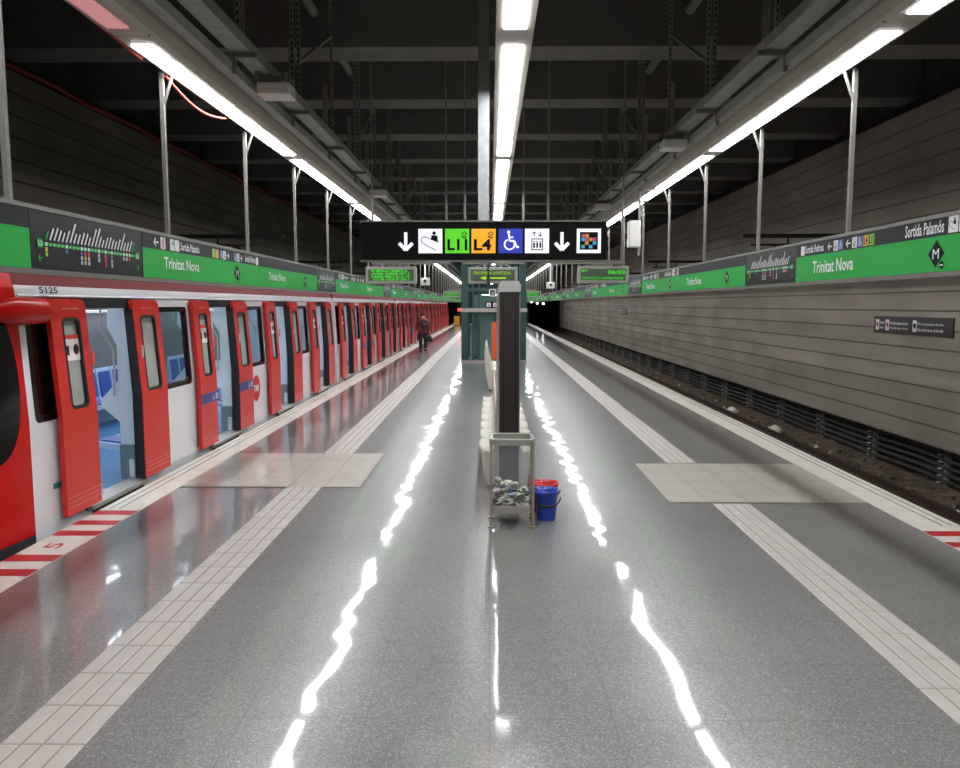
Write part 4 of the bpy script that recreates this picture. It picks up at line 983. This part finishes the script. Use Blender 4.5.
# windscreen, a curved dark skin wrapping the corner
mb = MB(); rings = []
def cab_x(y, z):
    f = min(1, max(0, (ya - y) / 1.2)); ins = .95 * (1 - math.sqrt(max(0, 1 - f ** 2.4)))
    return side_x(z) - ins * (1 - .25 * max(0, z - 1.2))
for i in range(25):
    y = 6.45 - .45 * (i / 24) ** 1.4 ; e = 1 - max(0, (y - 6.0) / .45) ** 3.0; hgt = .67 * max(0.02, e) ** .5
    rings.append([(cab_x(y, z) + .006, y, z) for z in [1.36 + hgt * q / 8 for q in range(-8, 9)]])
mb.loft(rings[::-1], 'train_black', True, False, False); mb.build('windscreen', t)
mb = MB(); pts = []
for i in range(13):
    f = i / 12; y = 6.1 + .65 * f; r_ = .1 * (1 - max(0, (.45 - f) / .45) ** 2.2) ** .5 * (1 - .12 * max(0, f - .5)); pts.append((y, max(.02, r_)))
mb.loft([[(cab_x(y, 1.94) + .1 + r_ * .8 * math.cos(a), y, 1.945 + r_ * 1.15 * math.sin(a)) for a in [2 * math.pi * k / 16 for k in range(16)]] for y, r_ in pts][::-1], 'train_red', True, True); mb.build('camera_pod', t)
mb = MB(); P = Panel(mb, (side_x(2.1) + .003, 6.9, 2.1), (0, 1, 0), (-.13, 0, 1)); P.text('5125', 0, 0, .3, .058, 'sign_black', .001); mb.build('number', t)
mb = MB(); P = Panel(mb, (TX + .002, 6.84, .34), (0, 1, 0), (0, 0, 1)); P.rect(.0, 0, .14, .055, 'teal', .001); mb.build('marking', t)

# ------------------------------------------------------------------ the walking passenger
PX, PY = -2.85, 33.2
def skin_mesh(name, pts, edges, rad, m, parent, sub=1):
    me = bpy.data.meshes.new(name); o = W[parent]
    me.from_pydata([(p[0] + PX - o.x, p[1] + PY - o.y, p[2] - o.z) for p in pts], edges, []); me.materials.append(M[m])
    ob = bpy.data.objects.new(name, me); COL.objects.link(ob); ob.parent = parent; KID.setdefault(parent, []).append(ob); W[ob] = o
    md = ob.modifiers.new('skin', 'SKIN'); md.use_smooth_shade = True
    for v, r_ in zip(me.skin_vertices[0].data, rad): v.radius = (r_, r_) if not isinstance(r_, tuple) else r_
    me.skin_vertices[0].data[0].use_root = True
    ss = ob.modifiers.new('subsurf', 'SUBSURF'); ss.levels = sub; ss.render_levels = sub
    return ob
t = thing('person', 'person in a maroon coat walking away along the platform beside the train', 'person', (PX, PY, 0))
pts = [(0, 0, .86), (0, 0, 1.05), (0, .02, 1.25), (0, .03, 1.38), (0, .05, 1.46), (0, .08, 1.56),
       (-.09, 0, .82), (-.1, -.03, .46), (-.1, -.02, .09), (-.1, .1, .04), (.09, 0, .82), (.1, .1, .47), (.11, -.06, .13), (.11, .03, .07),
       (-.19, .02, 1.33), (-.25, .02, 1.08), (-.26, .08, .86), (-.26, .1, .76), (.19, .02, 1.33), (.25, .0, 1.08), (.25, .05, .85), (.25, .06, .76)]
ed = [(0, 1), (1, 2), (2, 3), (3, 4), (4, 5), (0, 6), (6, 7), (7, 8), (8, 9), (0, 10), (10, 11), (11, 12), (12, 13), (3, 14), (14, 15), (15, 16), (16, 17), (3, 18), (18, 19), (19, 20), (20, 21)]
rad = [.1, .1, .12, .09, .05, .085, .07, .05, .035, .03, .07, .05, .035, .03, .06, .05, .04, .035, .06, .05, .04, .035]
skin_mesh('body', pts, ed, rad, 'skin', t)
sm = skin_mesh('coat', [(0, -.01, .74), (0, -.01, .95), (0, 0, 1.15), (0, .02, 1.34), (-.2, .02, 1.32), (-.28, .0, 1.07), (-.28, .06, .87), (.2, .02, 1.32), (.28, -.01, 1.07), (.28, .04, .87), (0, .04, 1.47)], [(0, 1), (1, 2), (2, 3), (3, 4), (4, 5), (5, 6), (3, 7), (7, 8), (8, 9), (3, 10)], [(.2, .16), (.19, .155), (.2, .155), (.15, .12), .085, .075, .06, .085, .075, .06, .085], 'coat_maroon', t)
for s_, k in ((-1, 6), (1, 10)):
    p4 = [(s_ * .05, 0, .88)] + pts[k:k + 3]; skin_mesh('trouser_leg', p4, [(0, 1), (1, 2), (2, 3)], [.12, .11, .09, .075], 'trouser_dark', t)
    a, b = pts[k + 2], pts[k + 3]; skin_mesh('shoe', [(a[0], a[1] - .06, max(.05, a[2] - .05)), (b[0], b[1] + .05, max(.045, b[2]))], [(0, 1)], [.07, .06], 'shoe_dark', t)
skin_mesh('hair', [(0, .035, 1.52), (0, .05, 1.6), (0, .09, 1.66)], [(0, 1), (1, 2)], [.098, .108, .085], 'hair_dark', t)
h = thing('backpack', 'dark backpack on the back of the walking person in maroon', 'bag', (PX + .08, PY - .22, .98))
mb = MB(); rings = []
for z, wx, d in ((.96, .11, .09), (1.0, .145, .12), (1.2, .15, .13), (1.32, .13, .11), (1.38, .08, .06)):
    rings.append([(PX + .09 + wx * math.copysign(abs(math.cos(a)) ** .6, math.cos(a)), PY - .23 + d * math.copysign(abs(math.sin(a)) ** .6, math.sin(a)), z) for a in [2 * math.pi * k / 16 for k in range(16)]])
mb.loft(rings, 'bag_dark', True, True); mb.build('body', h)
mb = MB(); mb.box(PX + .05, PX + .13, PY - .375, PY - .355, 1.13, 1.21, 'badge_tan'); mb.build('badge', h)
h = thing('hand_bag', 'dark bag held in the right hand of the walking person', 'bag', (PX + .27, PY + .05, .42))
mb = MB(); mb.loft([[(PX + .27 + wx * math.cos(a), PY + .05 + d * math.sin(a), z) for a in [2 * math.pi * k / 14 for k in range(14)]] for z, wx, d in ((.42, .08, .1), (.46, .12, .16), (.58, .12, .16), (.66, .07, .12))], 'bag_dark', True, True); mb.build('body', h)
mb = MB(); mb.tube([(PX + .26, PY - .03, .63), (PX + .25, PY + .02, .76), (PX + .25, PY + .1, .76), (PX + .26, PY + .15, .63)], .012, 'bag_dark', 6); mb.build('handle', h)
